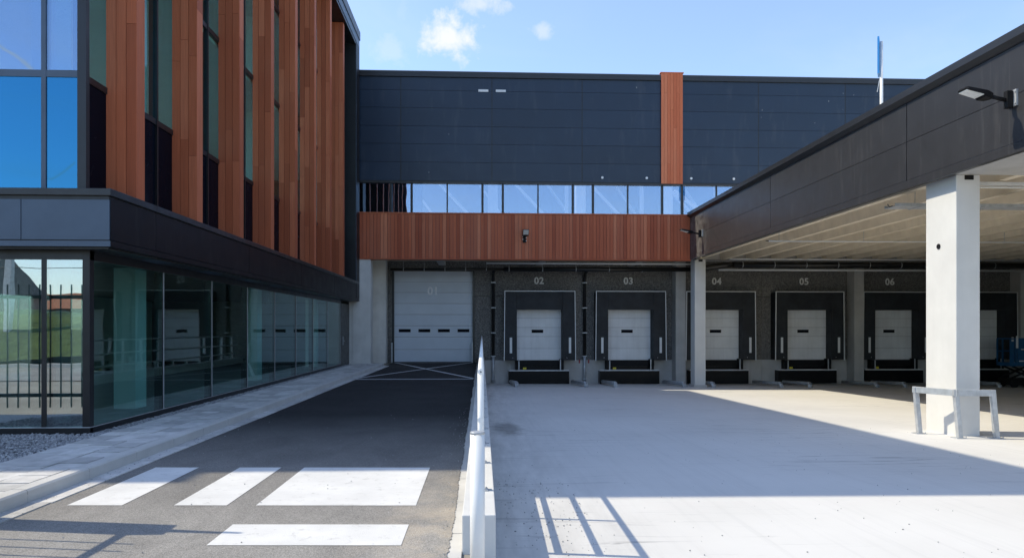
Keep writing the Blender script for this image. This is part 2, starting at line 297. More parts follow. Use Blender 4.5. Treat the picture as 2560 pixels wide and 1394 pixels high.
# ------------------------------------------------------------------ mesh helpers
WL = {}                                     # world position of every parented root
class MB:
    def __init__(s): s.v, s.f, s.sm = [], [], []
    def box(s, x0, x1, y0, y1, z0, z1):
        i = len(s.v); s.v += [(x0, y0, z0), (x1, y0, z0), (x1, y1, z0), (x0, y1, z0), (x0, y0, z1), (x1, y0, z1), (x1, y1, z1), (x0, y1, z1)]
        s.f += [(i, i+3, i+2, i+1), (i+4, i+5, i+6, i+7), (i, i+1, i+5, i+4), (i+1, i+2, i+6, i+5), (i+2, i+3, i+7, i+6), (i+3, i, i+4, i+7)]
        s.sm += [False] * 6; return s
    def hexa(s, pts):
        i = len(s.v); s.v += [tuple(p) for p in pts]
        s.f += [(i, i+3, i+2, i+1), (i+4, i+5, i+6, i+7), (i, i+1, i+5, i+4), (i+1, i+2, i+6, i+5), (i+2, i+3, i+7, i+6), (i+3, i, i+4, i+7)]
        s.sm += [False] * 6; return s
    def bar(s, a, b, w, h, up=(0, 0, 1)):
        a, b = Vector(a), Vector(b); d = (b - a).normalized(); u = Vector(up)
        if abs(d.dot(u)) > 0.99: u = Vector((0, 1, 0))
        x = d.cross(u).normalized(); z = x.cross(d).normalized()
        o = [(-w/2, -h/2), (w/2, -h/2), (w/2, h/2), (-w/2, h/2)]
        return s.hexa([a + x*p + z*q for p, q in o] + [b + x*p + z*q for p, q in o])
    def tube(s, pts, r, n=12, caps=True, r2=None):
        pts = [Vector(p) for p in pts]; rings = []
        for k, p in enumerate(pts):
            d = (pts[min(k+1, len(pts)-1)] - pts[max(k-1, 0)]).normalized()
            u = Vector((0, 0, 1)) if abs(d.z) < 0.9 else Vector((0, 1, 0))
            x = d.cross(u).normalized(); z = x.cross(d).normalized()
            rr = r if r2 is None else r + (r2 - r) * k / (len(pts) - 1)
            i = len(s.v); rings.append(i)
            s.v += [tuple(p + (x * math.cos(2*math.pi*j/n) + z * math.sin(2*math.pi*j/n)) * rr) for j in range(n)]
        for a, b in zip(rings, rings[1:]):
            for j in range(n):
                s.f.append((a+j, a+(j+1) % n, b+(j+1) % n, b+j)); s.sm.append(True)
        if caps:
            s.f.append(tuple(rings[0]+j for j in range(n))[::-1]); s.f.append(tuple(rings[-1]+j for j in range(n))); s.sm += [False, False]
        return s
    def poly(s, pts, flip=False):
        i = len(s.v); s.v += [tuple(p) for p in pts]; f = tuple(range(i, i+len(pts))); s.f.append(f[::-1] if flip else f); s.sm.append(False); return s
    def prism(s, outline, axis, a, b):
        """outline of 2-D points swept along 'x','y' or 'z' from a to b"""
        def P(p, t): return {'x': (t, p[0], p[1]), 'y': (p[0], t, p[1]), 'z': (p[0], p[1], t)}[axis]
        i = len(s.v); n = len(outline); s.v += [P(p, a) for p in outline] + [P(p, b) for p in outline]
        for j in range(n): s.f.append((i+j, i+(j+1) % n, i+n+(j+1) % n, i+n+j)); s.sm.append(False)
        s.f.append(tuple(i+j for j in range(n))[::-1]); s.f.append(tuple(i+n+j for j in range(n))); s.sm += [False, False]; return s
    def mesh(s, name, mat, bevel=0.0, fix=True):
        me = bpy.data.meshes.new(name); me.from_pydata(s.v, [], s.f); me.polygons.foreach_set("use_smooth", s.sm)
        if fix or bevel:
            bm = bmesh.new(); bm.from_mesh(me)
            if bevel: bmesh.ops.bevel(bm, geom=bm.edges[:], offset=bevel, segments=2, affect='EDGES', profile=0.6)
            bmesh.ops.recalc_face_normals(bm, faces=bm.faces[:]); bm.to_mesh(me); bm.free()
        if mat: me.materials.append(MT[mat])
        me.update(); return me
    def build(s, name, mat, parent=None, local=False, bevel=0.0, fix=True):
        return link(name, s.mesh(name, mat, bevel, fix), parent, (0, 0, 0), local)
def link(name, me, parent=None, at=(0, 0, 0), local=False):
    o = bpy.data.objects.new(name, me); COL.objects.link(o); at = Vector(at)
    if parent is not None:
        o.parent = parent
        if not local: at = at - WL.get(parent.name, Vector((0, 0, 0)))
    o.location = at; WL[o.name] = (WL.get(parent.name, Vector()) if parent is not None else Vector()) + at
    return o
def label(o, text, cat, group=None):
    o["label"] = text; o["category"] = cat
    if group: o["group"] = group
    return o
def kind(o, k): o["kind"] = k; return o
def thing(name, loc, text, cat, group=None):
    o = bpy.data.objects.new(name, None); COL.objects.link(o); o.location = loc; o.empty_display_size = 0.3; WL[o.name] = Vector(loc)
    return label(o, text, cat, group)
_unit = {}
def piece(name, mat, x0, x1, y0, y1, z0, z1, parent):
    """one brick-like piece: a shared unit block stretched to size"""
    if mat not in _unit: _unit[mat] = MB().box(-.5, .5, -.5, .5, -.5, .5).mesh("block_" + mat, mat)
    o = link(name, _unit[mat], parent, ((x0+x1)/2, (y0+y1)/2, (z0+z1)/2)); o.scale = (abs(x1-x0), abs(y1-y0), abs(z1-z0)); return o
def dup(root, loc, text=None, parent=None):
    c = root.copy(); COL.objects.link(c)
    if parent is not None: c.parent = parent
    else: c.location = loc
    if text: c["label"] = text
    for ch in list(root.children): dup(ch, None, None, c)
    return c
def text_mesh(name, body, size, mat, at, parent, bold=0.032, depth=0.004):
    cu = bpy.data.curves.new(name, 'FONT'); cu.body = body; cu.size = size; cu.align_x = 'CENTER'; cu.align_y = 'CENTER'
    cu.bevel_depth = bold * size; cu.bevel_resolution = 1; cu.extrude = 0.001; cu.space_character = 1.08
    t = bpy.data.objects.new(name + "_tmp", cu); COL.objects.link(t)
    me = bpy.data.meshes.new_from_object(t); bpy.data.objects.remove(t); me.materials.clear(); me.materials.append(MT[mat])
    me.transform(Matrix.Rotation(R(90), 4, 'X')); me.name = name
    return link(name, me, parent, at)

def yz(x, y): return -0.095 - 0.0278 * y - 0.005 * x if y > -3 else -0.0116 - 0.0008 * max(0, x)        # level of the sloping dock yard

# ------------------------------------------------------------------ ground, road, yard
FAR = 900.0
g = MB()
hx0, hx1, hy0, hy1 = -0.02, 27.0, -9.0, 33.4
xs = [-FAR, hx0, hx1, FAR]; ys = [-FAR, hy0, hy1, FAR]
for i in range(3):
    for j in range(3):
        if i == 1 and j == 1: continue
        g.poly([(xs[i], ys[j], -0.03), (xs[i+1], ys[j], -0.03), (xs[i+1], ys[j+1], -0.03), (xs[i], ys[j+1], -0.03)])
kind(g.build("ground", 'earth'), "structure")
YS = [-9, -3, 2, 7, 12, 17, 22, 27, 33.2]; y_ = MB(); nx, ny = 6, 8  # rows behind the camera: unseen pale apron added to bounce light forward
for i in range(nx):
    for j in range(ny):
        a, b = 0.0 + 27.0*i/nx, 0.0 + 27.0*(i+1)/nx; c, d = YS[j], YS[j+1]
        y_.poly([(a, c, yz(a, c)), (b, c, yz(b, c)), (b, d, yz(b, d)), (a, d, yz(a, d))])
yard = kind(y_.build("yard", 'yard'), "structure")
street = MB(); street.poly([(-80, -9, -0.008), (-0.02, -9, -0.008), (-0.02, -1.5, -0.008), (-80, -1.5, -0.008)])
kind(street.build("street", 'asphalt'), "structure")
KX, AX = -4.25, -0.245                     # kerb face, asphalt edge by the wall
rd = MB(); edge = []
yy = -1.5
while yy < 32.9:
    edge.append((AX + random.uniform(-0.009, 0.009) + 0.006 * math.sin(yy * 2.3), min(yy, 32.9))); yy += 0.03 if yy < 10 else 0.3
edge.append((AX, 32.95))
for (xa, ya), (xb, yb) in zip(edge, edge[1:]):
    rd.poly([(KX, ya, 0), (xa, ya, 0), (xb, yb, 0), (KX, yb, 0)])
    rd.poly([(xa, ya, 0), (xa, ya, -0.03), (xb, yb, -0.03), (xb, yb, 0)])
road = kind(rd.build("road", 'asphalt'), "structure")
for k in range(34):                        # pale gutter blocks beside the asphalt, along the wall
    piece("gutter_block", 'kerb', AX - 0.03, -0.150, -1.5 + k*1.0 + 0.006, -0.506 + k*1.0, -0.1, -0.008, road)
# painted markings
def skew(x): return -0.046 * (x + 0.6)
def stripe(x0, x1, ya, yb):
    MB().poly([(x0, ya + skew(x0), 0.004), (x1, ya + skew(x1), 0.004), (x1, yb + skew(x1), 0.004), (x0, yb + skew(x0), 0.004)]).build("crosswalk_stripe", 'paint', road)
for a, b in ((-3.84, -3.33), (-2.85, -2.36), (-2.09, -0.61)): stripe(a, b, 6.34, 8.06)
stripe(-2.08, -0.61, 5.18, 5.73)
def line(a, b, w, z=0.004):
    a, b = Vector((*a, z)), Vector((*b, z)); d = (b - a).normalized(); n = Vector((-d.y, d.x, 0)) * w / 2
    MB().poly([a - n, b - n, b + n, a + n]).build("marking_line", 'paint_old', road)
line((-4.2, 22.1), (-0.28, 22.1), 0.20); line((-4.2, 22.25), (-0.45, 32.7), 0.13, 0.006); line((-0.28, 22.25), (-4.15, 32.7), 0.13, 0.008)
line((-4.0, 32.6), (-0.5, 32.6), 0.18, 0.010)

# sidewalk: kerb stones, pavers, gutter
swb = MB().box(-5.45, KX - 0.002, -1.5, 29.8, -0.2, 0.085)
sidewalk = kind(swb.build("sidewalk", 'conc_dark'), "structure")
for k in range(31):
    y0 = -1.5 + k * 1.01
    b = MB().prism([(KX-0.15, -0.1), (KX, -0.1), (KX, 0.115), (KX-0.02, 0.132), (KX-0.15, 0.134)], 'y', y0 + 0.004, y0 + 1.004)
    b.build("kerb_stone", 'kerb', sidewalk)
    piece("gutter_slab", 'paver', KX + 0.003, KX + 0.215 + random.uniform(-.006, .006), y0 + 0.004, y0 + 1.003, -0.1, 0.007 + random.uniform(0, .004), sidewalk)
n_p = 0
for r_ in range(95):
    for c_ in range(3):
        w = 0.335; x1 = KX - 0.178 - c_ * w; off = (c_ % 2) * w * 0.5; y0 = -1.5 + r_ * w + off
        if y0 + w > 29.7: continue
        n_p += 1
        if y0 < 1.0: continue
        dz = random.uniform(-0.002, 0.003)
        piece("paver", 'paver', x1 - w + 0.010, x1 - 0.001, y0 + 0.005, y0 + w - 0.005, 0.05, 0.126 + 2.2*dz, sidewalk)
# gravel
gb = MB().poly([(-16, 7.6, 0.06), (-5.46, 7.6, 0.06), (-5.46, 29.7, 0.06), (-16, 29.7, 0.06)])
kind(gb.build("gravel_bed", 'gravel'), "structure")
gr = MB(); oc = [(1, 0, 0), (-1, 0, 0), (0, 1, 0), (0, -1, 0), (0, 0, 1), (0, 0, -1)]
of = [(0, 2, 4), (2, 1, 4), (1, 3, 4), (3, 0, 4), (2, 0, 5), (1, 2, 5), (3, 1, 5), (0, 3, 5)]
def stone(x, y, z, r):
    i = len(gr.v); a = random.uniform(0, 6.28); ca, sa = math.cos(a), math.sin(a)
    for p in oc:
        k = r * random.uniform(0.7, 1.25); px, py, pz = p[0]*k, p[1]*k*0.85, p[2]*k*0.7
        gr.v.append((x + px*ca - py*sa, y + px*sa + py*ca, z + pz))
    gr.f.extend(tuple(i + q for q in f) for f in of); gr.sm.extend([False] * 8)
for k in range(9000):
    y = random.uniform(8.0, 10.4); x = random.uniform(-7.8, -5.47)
    if y < 8.0 + max(0, (-5.9 - x)) * 0.15: continue
    stone(x, y, 0.062 + random.uniform(0, 0.035) + 0.01*math.sin(x*3+y*2), random.uniform(0.012, 0.030))
for k in range(8500):
    y = 10.2 + 19.4 * random.random() ** 1.5; stone(random.uniform(-5.80, -5.47), y, 0.065 + random.uniform(0, 0.035), random.uniform(0.013, 0.028))
kind(gr.build("gravel", 'gravel', fix=False), "stuff")

# grit lying on the yard and road
gt = MB(); _gr = gr; gr = gt
for k in range(420):
    x, y = (random.uniform(0.2, 1.1), random.uniform(5.2, 9)) if random.random() < 0.5 else (random.uniform(0.3, 9), random.uniform(5, 15))
    stone(x, y, yz(x, y) + 0.004, random.choice((0.005, 0.006, 0.008, 0.011)))
for k in range(60):
    stone(random.uniform(-4, -0.4), random.uniform(5, 13), 0.008, random.choice((0.004, 0.006, 0.009)))
for k in range(220):
    stone(KX + 0.03 + abs(random.gauss(0, 0.10)), random.uniform(4.8, 20), 0.012, random.choice((0.005, 0.007, 0.010)))
for k in range(120):
    stone(AX - abs(random.gauss(0, 0.12)), random.uniform(4.8, 14), 0.006, random.choice((0.004, 0.006, 0.008)))
gr = _gr
kind(gt.build("scattered_grit", 'gravel', fix=False), "stuff")

# ------------------------------------------------------------------ kerb wall, railing, bollard
wt = thing("retaining_wall", (0, 5.05, 0), "low pale concrete retaining wall between the ramp and the yard", "wall")
yy = 5.05
while yy < 32.8:
    y1 = min(yy + 3.1, 32.86); b = MB()
    b.hexa([(-0.147, yy, -0.7 if yy > 12 else -0.5), (0.102, yy, -0.7 if yy > 12 else -0.5), (0.102, y1-0.008, -1.3), (-0.147, y1-0.008, -1.3),
            (-0.147, yy, 0.26), (0.102, yy, 0.26), (0.102, y1-0.008, 0.26), (-0.147, y1-0.008, 0.26)])
    b.build("wall_section", 'conc_wall', wt, bevel=0.008); yy = y1
rl = thing("handrail", (-0.01, 5.75, 0.26), "white tubular railing standing along the top of the low concrete wall", "railing")
for z in (0.48, 0.86, 1.27): MB().tube([(-0.01, 5.80, z), (-0.01, 32.6, z)], 0.027, 14).build("rail", 'white_paint', rl)
y = 5.83; first = True
while y < 32.6:
    b = MB()
    if first: b.tube([(-0.01, y, 0.26), (-0.01, y, 1.27)], 0.028, 14)
    else: b.box(-0.035, 0.015, y-0.020, y+0.020, 0.262, 1.25)
    p = b.build("post", 'white_paint', rl)
    pl = MB().box(-0.072, 0.052, y-0.05, y+0.05, 0.261, 0.269).box(0.052, 0.085, y-0.012, y+0.012, 0.2615, 0.2685)
    pl.tube([(0.036, y-0.03, 0.269), (0.036, y-0.03, 0.281)], 0.008, 6).tube([(0.036, y+0.03, 0.269), (0.036, y+0.03, 0.281)], 0.008, 6)
    pl.build("base_plate", 'galv', p); y += 1.18; first = False
MB().tube([(-0.01, 5.798, 1.27), (-0.01, 5.794, 1.27)], 0.006, 8).build("end_hole", 'black', rl)
bo = thing("bollard", (-0.028, 4.2, 0), "white round steel bollard standing at the street end of the low wall", "bollard")
MB().tube([(-0.028, 4.2, -0.02), (-0.028, 4.2, 0.995)], 0.0455, 28).build("post", 'white_paint', bo)
MB().tube([(-0.028, 4.2, 0.992), (-0.028, 4.2, 1.003), (-0.028, 4.2, 1.006)], 0.0465, 28, r2=0.044).build("cap", 'galv', bo)

# ------------------------------------------------------------------ warehouse
WY = 30.1
wh = thing("warehouse", (10, 33, -1.05), "dark panelled warehouse with a timber band above its loading docks", "warehouse")
ROOF = 12.88
joints_x = [-6.6, -3.56, 0.44, 4.44, 8.42, 12.40, 16.38, 20.36, 24.34, 28.32, 32.3]
joints_z = [8.11, 8.93, 9.73, 10.51, 11.31, 12.08, 12.80]
for a, b in zip(joints_x, joints_x[1:]):
    for c, d in zip(joints_z, joints_z[1:]):
        piece("wall_panel", 'panel', a + 0.022, b - 0.022, WY, WY + 0.12, c + 0.006, d - 0.006, wh)
MB().box(-6.6, 32.3, WY + 0.03, WY + 0.3, 8.05, 12.75).build("wall_core", 'frame', wh)
for a in joints_x[1:-1]: piece("joint_strip", 'frame', a - 0.02, a + 0.02, WY + 0.004, WY + 0.03, 8.11, 12.7, wh)
MB().prism([(WY-0.07, 12.66), (WY-0.07, 12.88), (WY-0.02, 12.93), (WY+0.45, 12.93), (WY+0.45, 12.66)], 'x', -6.6, 32.3).build("coping", 'coping', wh)
MB().box(-6.6, 32.3, WY-0.05, WY+0.2, 8.00, 8.085).build("window_head", 'coping', wh)
# timber pilaster
pw = 0.98 / 7
pil = MB().box(7.97, 8.93, WY-0.06, WY-0.002, 8.03, 12.99).build("pilaster", 'frame', wh)
cuts = [[8.06, 9.72, 12.98], [8.06, 12.10, 12.98], [8.06, 8.95, 12.98], [8.06, 11.35, 12.98], [8.06, 10.55, 12.98], [8.06, 12.09, 12.98], [8.06, 9.72, 12.98]]
for k in range(7):
    for a, b in zip(cuts[k], cuts[k][1:]): piece("plank", 'wood_pale', 7.96 + k*pw + 0.004, 7.96 + (k+1)*pw - 0.004, WY-0.085, WY-0.06, a + 0.003, b - 0.003, pil)
MB().box(7.93, 8.98, WY-0.10, WY+0.1, 12.98, 13.02).build("pilaster_cap", 'wood_pale', wh)
# strip windows
zb, zt = 6.60, 8.00
mx = []
k = -2
while k < 7:
    x0 = 0.02 + 4.01 * k; mx += [(x0, 0.05), (x0 + 0.90, 0.05), (x0 + 2.46, 0.03)]; k += 1
mx = [m for m in mx if m[0] > -6.4]
for x, w in mx: piece("mullion", 'frame', x - w, x + w, WY + 0.01, WY + 0.12, zb, zt, wh)
for (a, wa), (b, wb) in zip(mx, mx[1:]): piece("pane", 'glass_ware', a + wa, b - wb, WY + 0.06, WY + 0.085, zb, zt, wh)
MB().box(-6.6, 26, WY + 0.0, WY + 0.14, 6.55, 6.62).build("window_sill", 'frame', wh)
# inside the hall behind the strip windows
for k in range(-1, 6): piece("inner_column", 'white', 0.30 + 4.40*k, 0.78 + 4.40*k, 33.9, 34.4, 6.53, 12.4, wh)
br = MB()
for k in range(-1, 5):
    x = 0.47 + 4.01 * k
    br.bar((x, 36, 10.6), (x + 4.0, 36, 6.4), 0.14, 0.14); br.bar((x, 36, 6.4), (x, 36, 12.2), 0.18, 0.18)
    br.bar((x - 2, 40, 12), (x + 2, 40, 6.4), 0.12, 0.12)
br.bar((9.6, 33.7, 8.5), (12.2, 33.7, 6.5), 0.16, 0.16); br.bar((-6, 36, 7.6), (28, 36, 7.6), 0.16, 0.16); br.bar((-6, 36, 10.6), (28, 36, 10.6), 0.2, 0.2)
br.build("inner_truss", 'interior', wh)
MB().box(-6.6, 32.3, 30.43, 30.5, 8.1, 12.4).build("inner_reflector", 'white', wh)  # unseen pale sheet added to bounce light onto the column fronts
MB().box(-6.6, 32.3, 46, 46.3, -1, 12.6).build("rear_wall", 'interior_grey', wh)
MB().box(-6.6, 32.3, 30.55, 31.0, 12.45, 12.7).box(-6.6, 32.3, 35.0, 46.3, 12.45, 12.7).build("roof", 'interior_grey', wh)
for k in range(10): piece("rooflight", 'skylight', -6.6 + k*3.89, -2.76 + k*3.89, 31.0, 35.0, 12.56, 12.60, wh)
MB().box(-6.6, 32.3, 30.6, 46, 6.30, 6.52).build("deck", 'interior', wh)
MB().box(-6.6, -2.75, 31.6, 31.8, 6.53, 12.4).build("partition", 'interior_dark', wh)  # dark sheet added to keep this end of the hall dark
MB().box(32.3, 32.6, 30.1, 46.3, -1, 12.7).build("side_wall", 'panel', wh)
# timber band over the docks
BY = 29.80
band = MB().box(-5.32, 9.24, BY + 0.03, WY + 0.25, 4.64, 6.60).build("band", 'frame', wh)
nb = 97; bw = 14.52 / nb
for k in range(nb):
    d = random.choice((0, 0, 0, 0.003, -0.003))
    piece("plank", 'wood_band', -5.30 + k*bw + 0.006, -5.30 + (k+1)*bw - 0.006, BY - d, BY + 0.03, 4.665, 6.625, band)
MB().box(-5.33, 9.245, BY-0.03, WY-0.06, 6.63, 6.665).build("band_cap", 'wood_fin', wh)
MB().box(-5.33, 9.245, BY-0.03, WY, 4.625, 4.66).build("band_drip", 'wood_fin', wh)
# recess soffit, beams
MB().box(-5.6, 9.3, WY + 0.25, 33.1, 4.86, 5.05).build("soffit", 'ceiling', wh)
for x in (-1.9, 2.75, 7.2): MB().box(x - 0.16, x + 0.16, WY + 0.26, 32.88, 4.66, 4.858).build("soffit_beam", 'conc_dark', wh)
# dock wall: pale plinth, dark aggregate slabs above
DW = 32.9
pl_x = [-0.15, 0.54, 4.95, 9.3, 13.72, 18.2, 22.4, 26.6]
for a, b in zip(pl_x, pl_x[1:]): piece("plinth_panel", 'conc_dark', a + 0.008, b - 0.008, DW - 0.02, DW + 0.3, -1.5, 0.10, wh)
agg_x = [-0.36, 0.54, 4.95, 9.3, 13.72, 18.2, 22.4, 26.6]
for a, b in zip(agg_x, agg_x[1:]):
    piece("aggregate_panel", 'agg', a + 0.007, b - 0.007, DW, DW + 0.2, 0.11, 3.17, wh); piece("aggregate_panel", 'agg', a + 0.007, b - 0.007, DW, DW + 0.2, 3.185, 5.4, wh)
piece("aggregate_panel", 'agg', -5.7, -4.30, DW, DW + 0.2, 0.0, 5.4, wh); piece("aggregate_panel", 'agg', -4.295, -0.37, DW, DW + 0.2, 4.42, 5.4, wh)
MB().box(-6, 26.6, DW + 0.19, DW + 0.5, -1.5, -0.001).box(-6, -4.24, DW + 0.2, DW + 0.5, 0, 5.4).box(-0.42, 26.6, DW + 0.2, DW + 0.5, 0, 5.4).box(-4.24, -0.42, DW + 0.2, DW + 0.5, 4.40, 5.4).build("wall_backing", 'conc_dark', wh)
# columns of the warehouse
def column(x0, x1, y0, y1, z0, z1, parent, mat='conc', name="column"): return MB().box(x0, x1, y0, y1, z0, z1).build(name, mat, parent, bevel=0.015)
column(-5.62, -4.83, 29.82, 30.42, 0.0, 4.62, wh); column(-5.15, -4.48, 32.0, 32.6, 0.0, 4.86, wh)
for x in (9.25, 17.98, 26.3): column(x, x + 0.48, 32.2, 32.89, -1.2, 5.3, wh, 'conc_dark')

# door 01
d1 = thing("sectional_door", (-2.32, 33.0, 0), "tall grey sectional door numbered 01 at the head of the asphalt ramp", "garage door")
dz = [0.02, 0.62, 1.22, 1.76, 2.30, 2.83, 3.36, 3.88, 4.38]
pns = []
for a, b in zip(dz, dz[1:]): pns.append(MB().box(-4.21, -0.45, 33.02, 33.08, a + 0.007, b - 0.007).build("door_panel", 'door_grey', d1, bevel=0.006))
for k in range(4):
    x = -4.0 + k * 0.94
    f = MB().box(x, x + 0.57, 33.005, 33.02, 1.45, 1.60).build("window", 'black', pns[2]); piece("pane", 'spandrel', x + 0.05, x + 0.52, 32.998, 33.004, 1.48, 1.57, f)
MB().box(-4.30, -4.21, DW - 0.03, 33.1, 0, 4.42).build("frame", 'frame', d1); MB().box(-0.45, -0.36, DW - 0.03, 33.1, 0, 4.42).build("frame", 'frame', d1); MB().box(-4.21, -0.45, DW + 0.02, 33.1, 4.385, 4.42).build("frame", 'frame', d1)
for x in (-4.33, -0.50): MB().box(x, x + 0.06, DW - 0.14, DW - 0.06, 0, 0.95).build("corner_guard", 'galv', d1)
MB().box(-4.2, -0.46, 32.96, 33.1, 0.001, 0.03).build("threshold", 'black', d1)
text_mesh("door_number", "01", 0.52, 'number_white', (-2.36, 33.008, 3.42), d1)

# office building ---------------------------------------------------
GX, UX, GY = -5.75, -5.90, 10.25
of_ = thing("office_building", (-8, 20, 0), "glazed office building with upright timber fins above a dark ledge", "office building")
# ground floor glass, side
LZ0, LZ1 = 2.80, 3.63
ym = [10.25, 12.55, 14.75, 16.95, 19.15, 21.3, 23.45, 25.6, 27.9]
for a, b in zip(ym, ym[1:]): piece("pane", 'glass_low', GX - 0.012, GX + 0.012, a + 0.03, b - 0.03, 0.20, 2.64, of_)
for m in ym[1:]: piece("mullion", 'frame', GX - 0.13, GX + 0.018, m - 0.03, m + 0.03, 0.13, 2.68, of_); piece("mullion_cap", 'galv', GX + 0.018, GX + 0.026, m - 0.010, m + 0.010, 0.2, 2.64, of_)
MB().box(GX - 0.06, GX + 0.025, 10.25, 28.0, 0.02, 0.185).box(-16, GX + 0.025, GY - 0.025, GY + 0.06, 0.02, 0.185).build("plinth", 'frame', of_)
piece("sill_trim", 'galv', GX + 0.025, GX + 0.034, 10.24, 28.0, 0.187, 0.199, of_); piece("sill_trim", 'galv', -16, GX + 0.034, GY - 0.034, GY - 0.025, 0.187, 0.199, of_)
MB().box(GX - 0.1, GX + 0.02, 10.25, 28.0, 2.64, 2.80).box(-16, GX + 0.02, GY - 0.02, GY + 0.1, 2.64, 2.80).build("window_head", 'frame', of_)
piece("corner_post", 'frame', GX - 0.08, GX + 0.022, GY - 0.022, GY + 0.09, 0.15, 2.64, of_)
fx = [GX - 0.02, -6.38, -7.6, -8.8, -10.0, -11.2, -12.4]
for a, b in zip(fx, fx[1:]): piece("pane", 'glass_front', b + 0.035, a - 0.035, GY - 0.012, GY + 0.012, 0.20, 2.64, of_)
for m in fx[1:]: piece("mullion", 'frame', m - 0.035, m + 0.035, GY - 0.02, GY + 0.13, 0.13, 2.68, of_)
# side door at the far end
dr = MB().box(GX - 0.05, GX + 0.01, 28.05, 29.7, 0.13, 2.66).build("door", 'frame', of_)
MB().box(GX + 0.01, GX + 0.03, 28.42, 28.47, 0.95, 1.30).bar((GX + 0.05, 28.45, 1.12), (GX + 0.05, 28.62, 1.12), 0.025, 0.025).bar((GX + 0.01, 28.45, 1.12), (GX + 0.06, 28.45, 1.12), 0.02, 0.02).build("handle", 'galv', dr)
piece("wall_end", 'frame', -16, GX + 0.005, 29.7, 29.82, 0.0, 2.8, of_); piece("wall_end", 'conc', -9, -5.625, 29.83, 30.4, 0.0, 5.0, of_)
# ledge
LX, LY = -5.30, 9.97
MB().box(-16, LX - 0.03, LY + 0.03, 29.7, LZ0 + 0.0, LZ1 - 0.1).build("ledge_core", 'frame', of_)
yy = LY + 0.03; n = 0
for b in (11.35, 15.8, 20.3, 24.8, 29.66):
    piece("ledge_panel", 'ledge', LX - 0.03, LX - 0.005, yy + 0.006, b - 0.006, 2.90, 3.50, of_); yy = b
xa = LX - 0.012
for b in (-6.54, -8.0, -9.5, -11, -12.5, -14, -16):
    piece("ledge_panel", 'alu', b + 0.01, xa - 0.002, LY + 0.005, LY + 0.03, 2.90, 3.47, of_); xa = b
MB().box(-16, LX + 0.012, LY - 0.012, 29.72, 2.80, 2.885).build("ledge_drip", 'ledge', of_, bevel=0.004)
piece("drip_trim", 'alu', -16, LX + 0.012, LY - 0.016, LY - 0.0125, 2.803, 2.882, of_)
MB().box(-16, LX + 0.015, LY - 0.015, 29.72, 3.53, 3.63).build("ledge_cap", 'coping', of_, bevel=0.006)
for y in (11.35, 15.8, 20.3, 24.8): piece("cap_joint", 'frame', LX + 0.0155, LX + 0.018, y - 0.008, y + 0.008, 3.53, 3.63, of_)
MB().box(-16, LX - 0.05, LY + 0.05, 29.7, 2.775, 2.80).build("ledge_soffit", 'coping', of_)
# soft downlights in the ledge soffit: plain plates
for y in (11.6, 13.9, 16.1, 18.3): piece("soffit_plate", 'alu', -5.68, -5.42, y, y + 0.6, 2.768, 2.775, of_)
# upper floors: glass, mullions, transoms
zr = [(3.66, 5.30, 'spandrel'), (5.40, 8.02, 'glass_up'), (8.12, 10.74, 'glass_up'), (10.84, 13.55, 'glass_up')]
um = [GY + 0.06 + 1.139 * k for k in range(17)] + [28.98]
for a, b in zip(um, um[1:]):
    if b - a < 0.2: continue
    for c, d, m in zr: piece("pane", m, UX - 0.012, UX + 0.012, a + 0.025, b - 0.025, c, d, of_)
for m in um: piece("mullion", 'frame', UX - 0.1, UX + 0.05, m - 0.025, m + 0.025, 3.63, 13.6, of_)
for z in (5.30, 8.02, 10.74): piece("transom", 'frame', UX - 0.1, UX + 0.035, GY + 0.05, 29.0, z, z + 0.10, of_)
ux = [-5.80, -6.38, -7.6, -8.8, -10.0, -11.2, -12.4]
for a, b in zip(ux, ux[1:]):
    for c, d, m in zr: piece("pane", 'glass_blue' if c < 4 else 'glass_sky', b + 0.033, a - 0.033, GY - 0.012, GY + 0.012, c, d, of_)
for m in ux[1:]: piece("mullion", 'alu', m - 0.033, m + 0.033, GY - 0.03, GY + 0.1, 3.63, 13.6, of_)
for z in (5.30, 8.02, 10.74): piece("transom", 'alu', -12.4, -5.8, GY - 0.026, GY + 0.1, z, z + 0.10, of_)
piece("corner_post", 'frame', -5.90, -5.775, GY - 0.03, GY + 0.06, 3.63, 13.6, of_)
# timber fins, each clad with upright boards
FN = 8
for k in range(FN):
    y0 = 10.96 + 2.277 * k; y1 = y0 + 0.26
    core = MB().box(UX + 0.03, -5.445, y0 + 0.025, y1, 3.632, 13.58).build("fin", 'frame', of_)
    for j in range(3):
        x0 = -5.89 + j * 0.155; z = 3.635; first = True
        while z < 13.5:
            L = random.choice((1.9, 2.6, 3.3, 4.1)) if not first else random.uniform(1.2, 3.6)
            z1 = z + L
            if 13.58 - z1 < 0.9: z1 = 13.58
            piece("board", 'wood_fin', x0 + 0.004, x0 + 0.151, y0, y0 + 0.025, z + 0.003, z1 - 0.003, core); z = z1; first = False
    z = 3.635
    for z1 in (random.uniform(6.0, 8.2), random.uniform(9.6, 11.2), 13.58):
        piece("board", 'wood_fin', -5.445, -5.42, y0 + 0.002, y1, z + 0.003, z1 - 0.003, core); z = z1
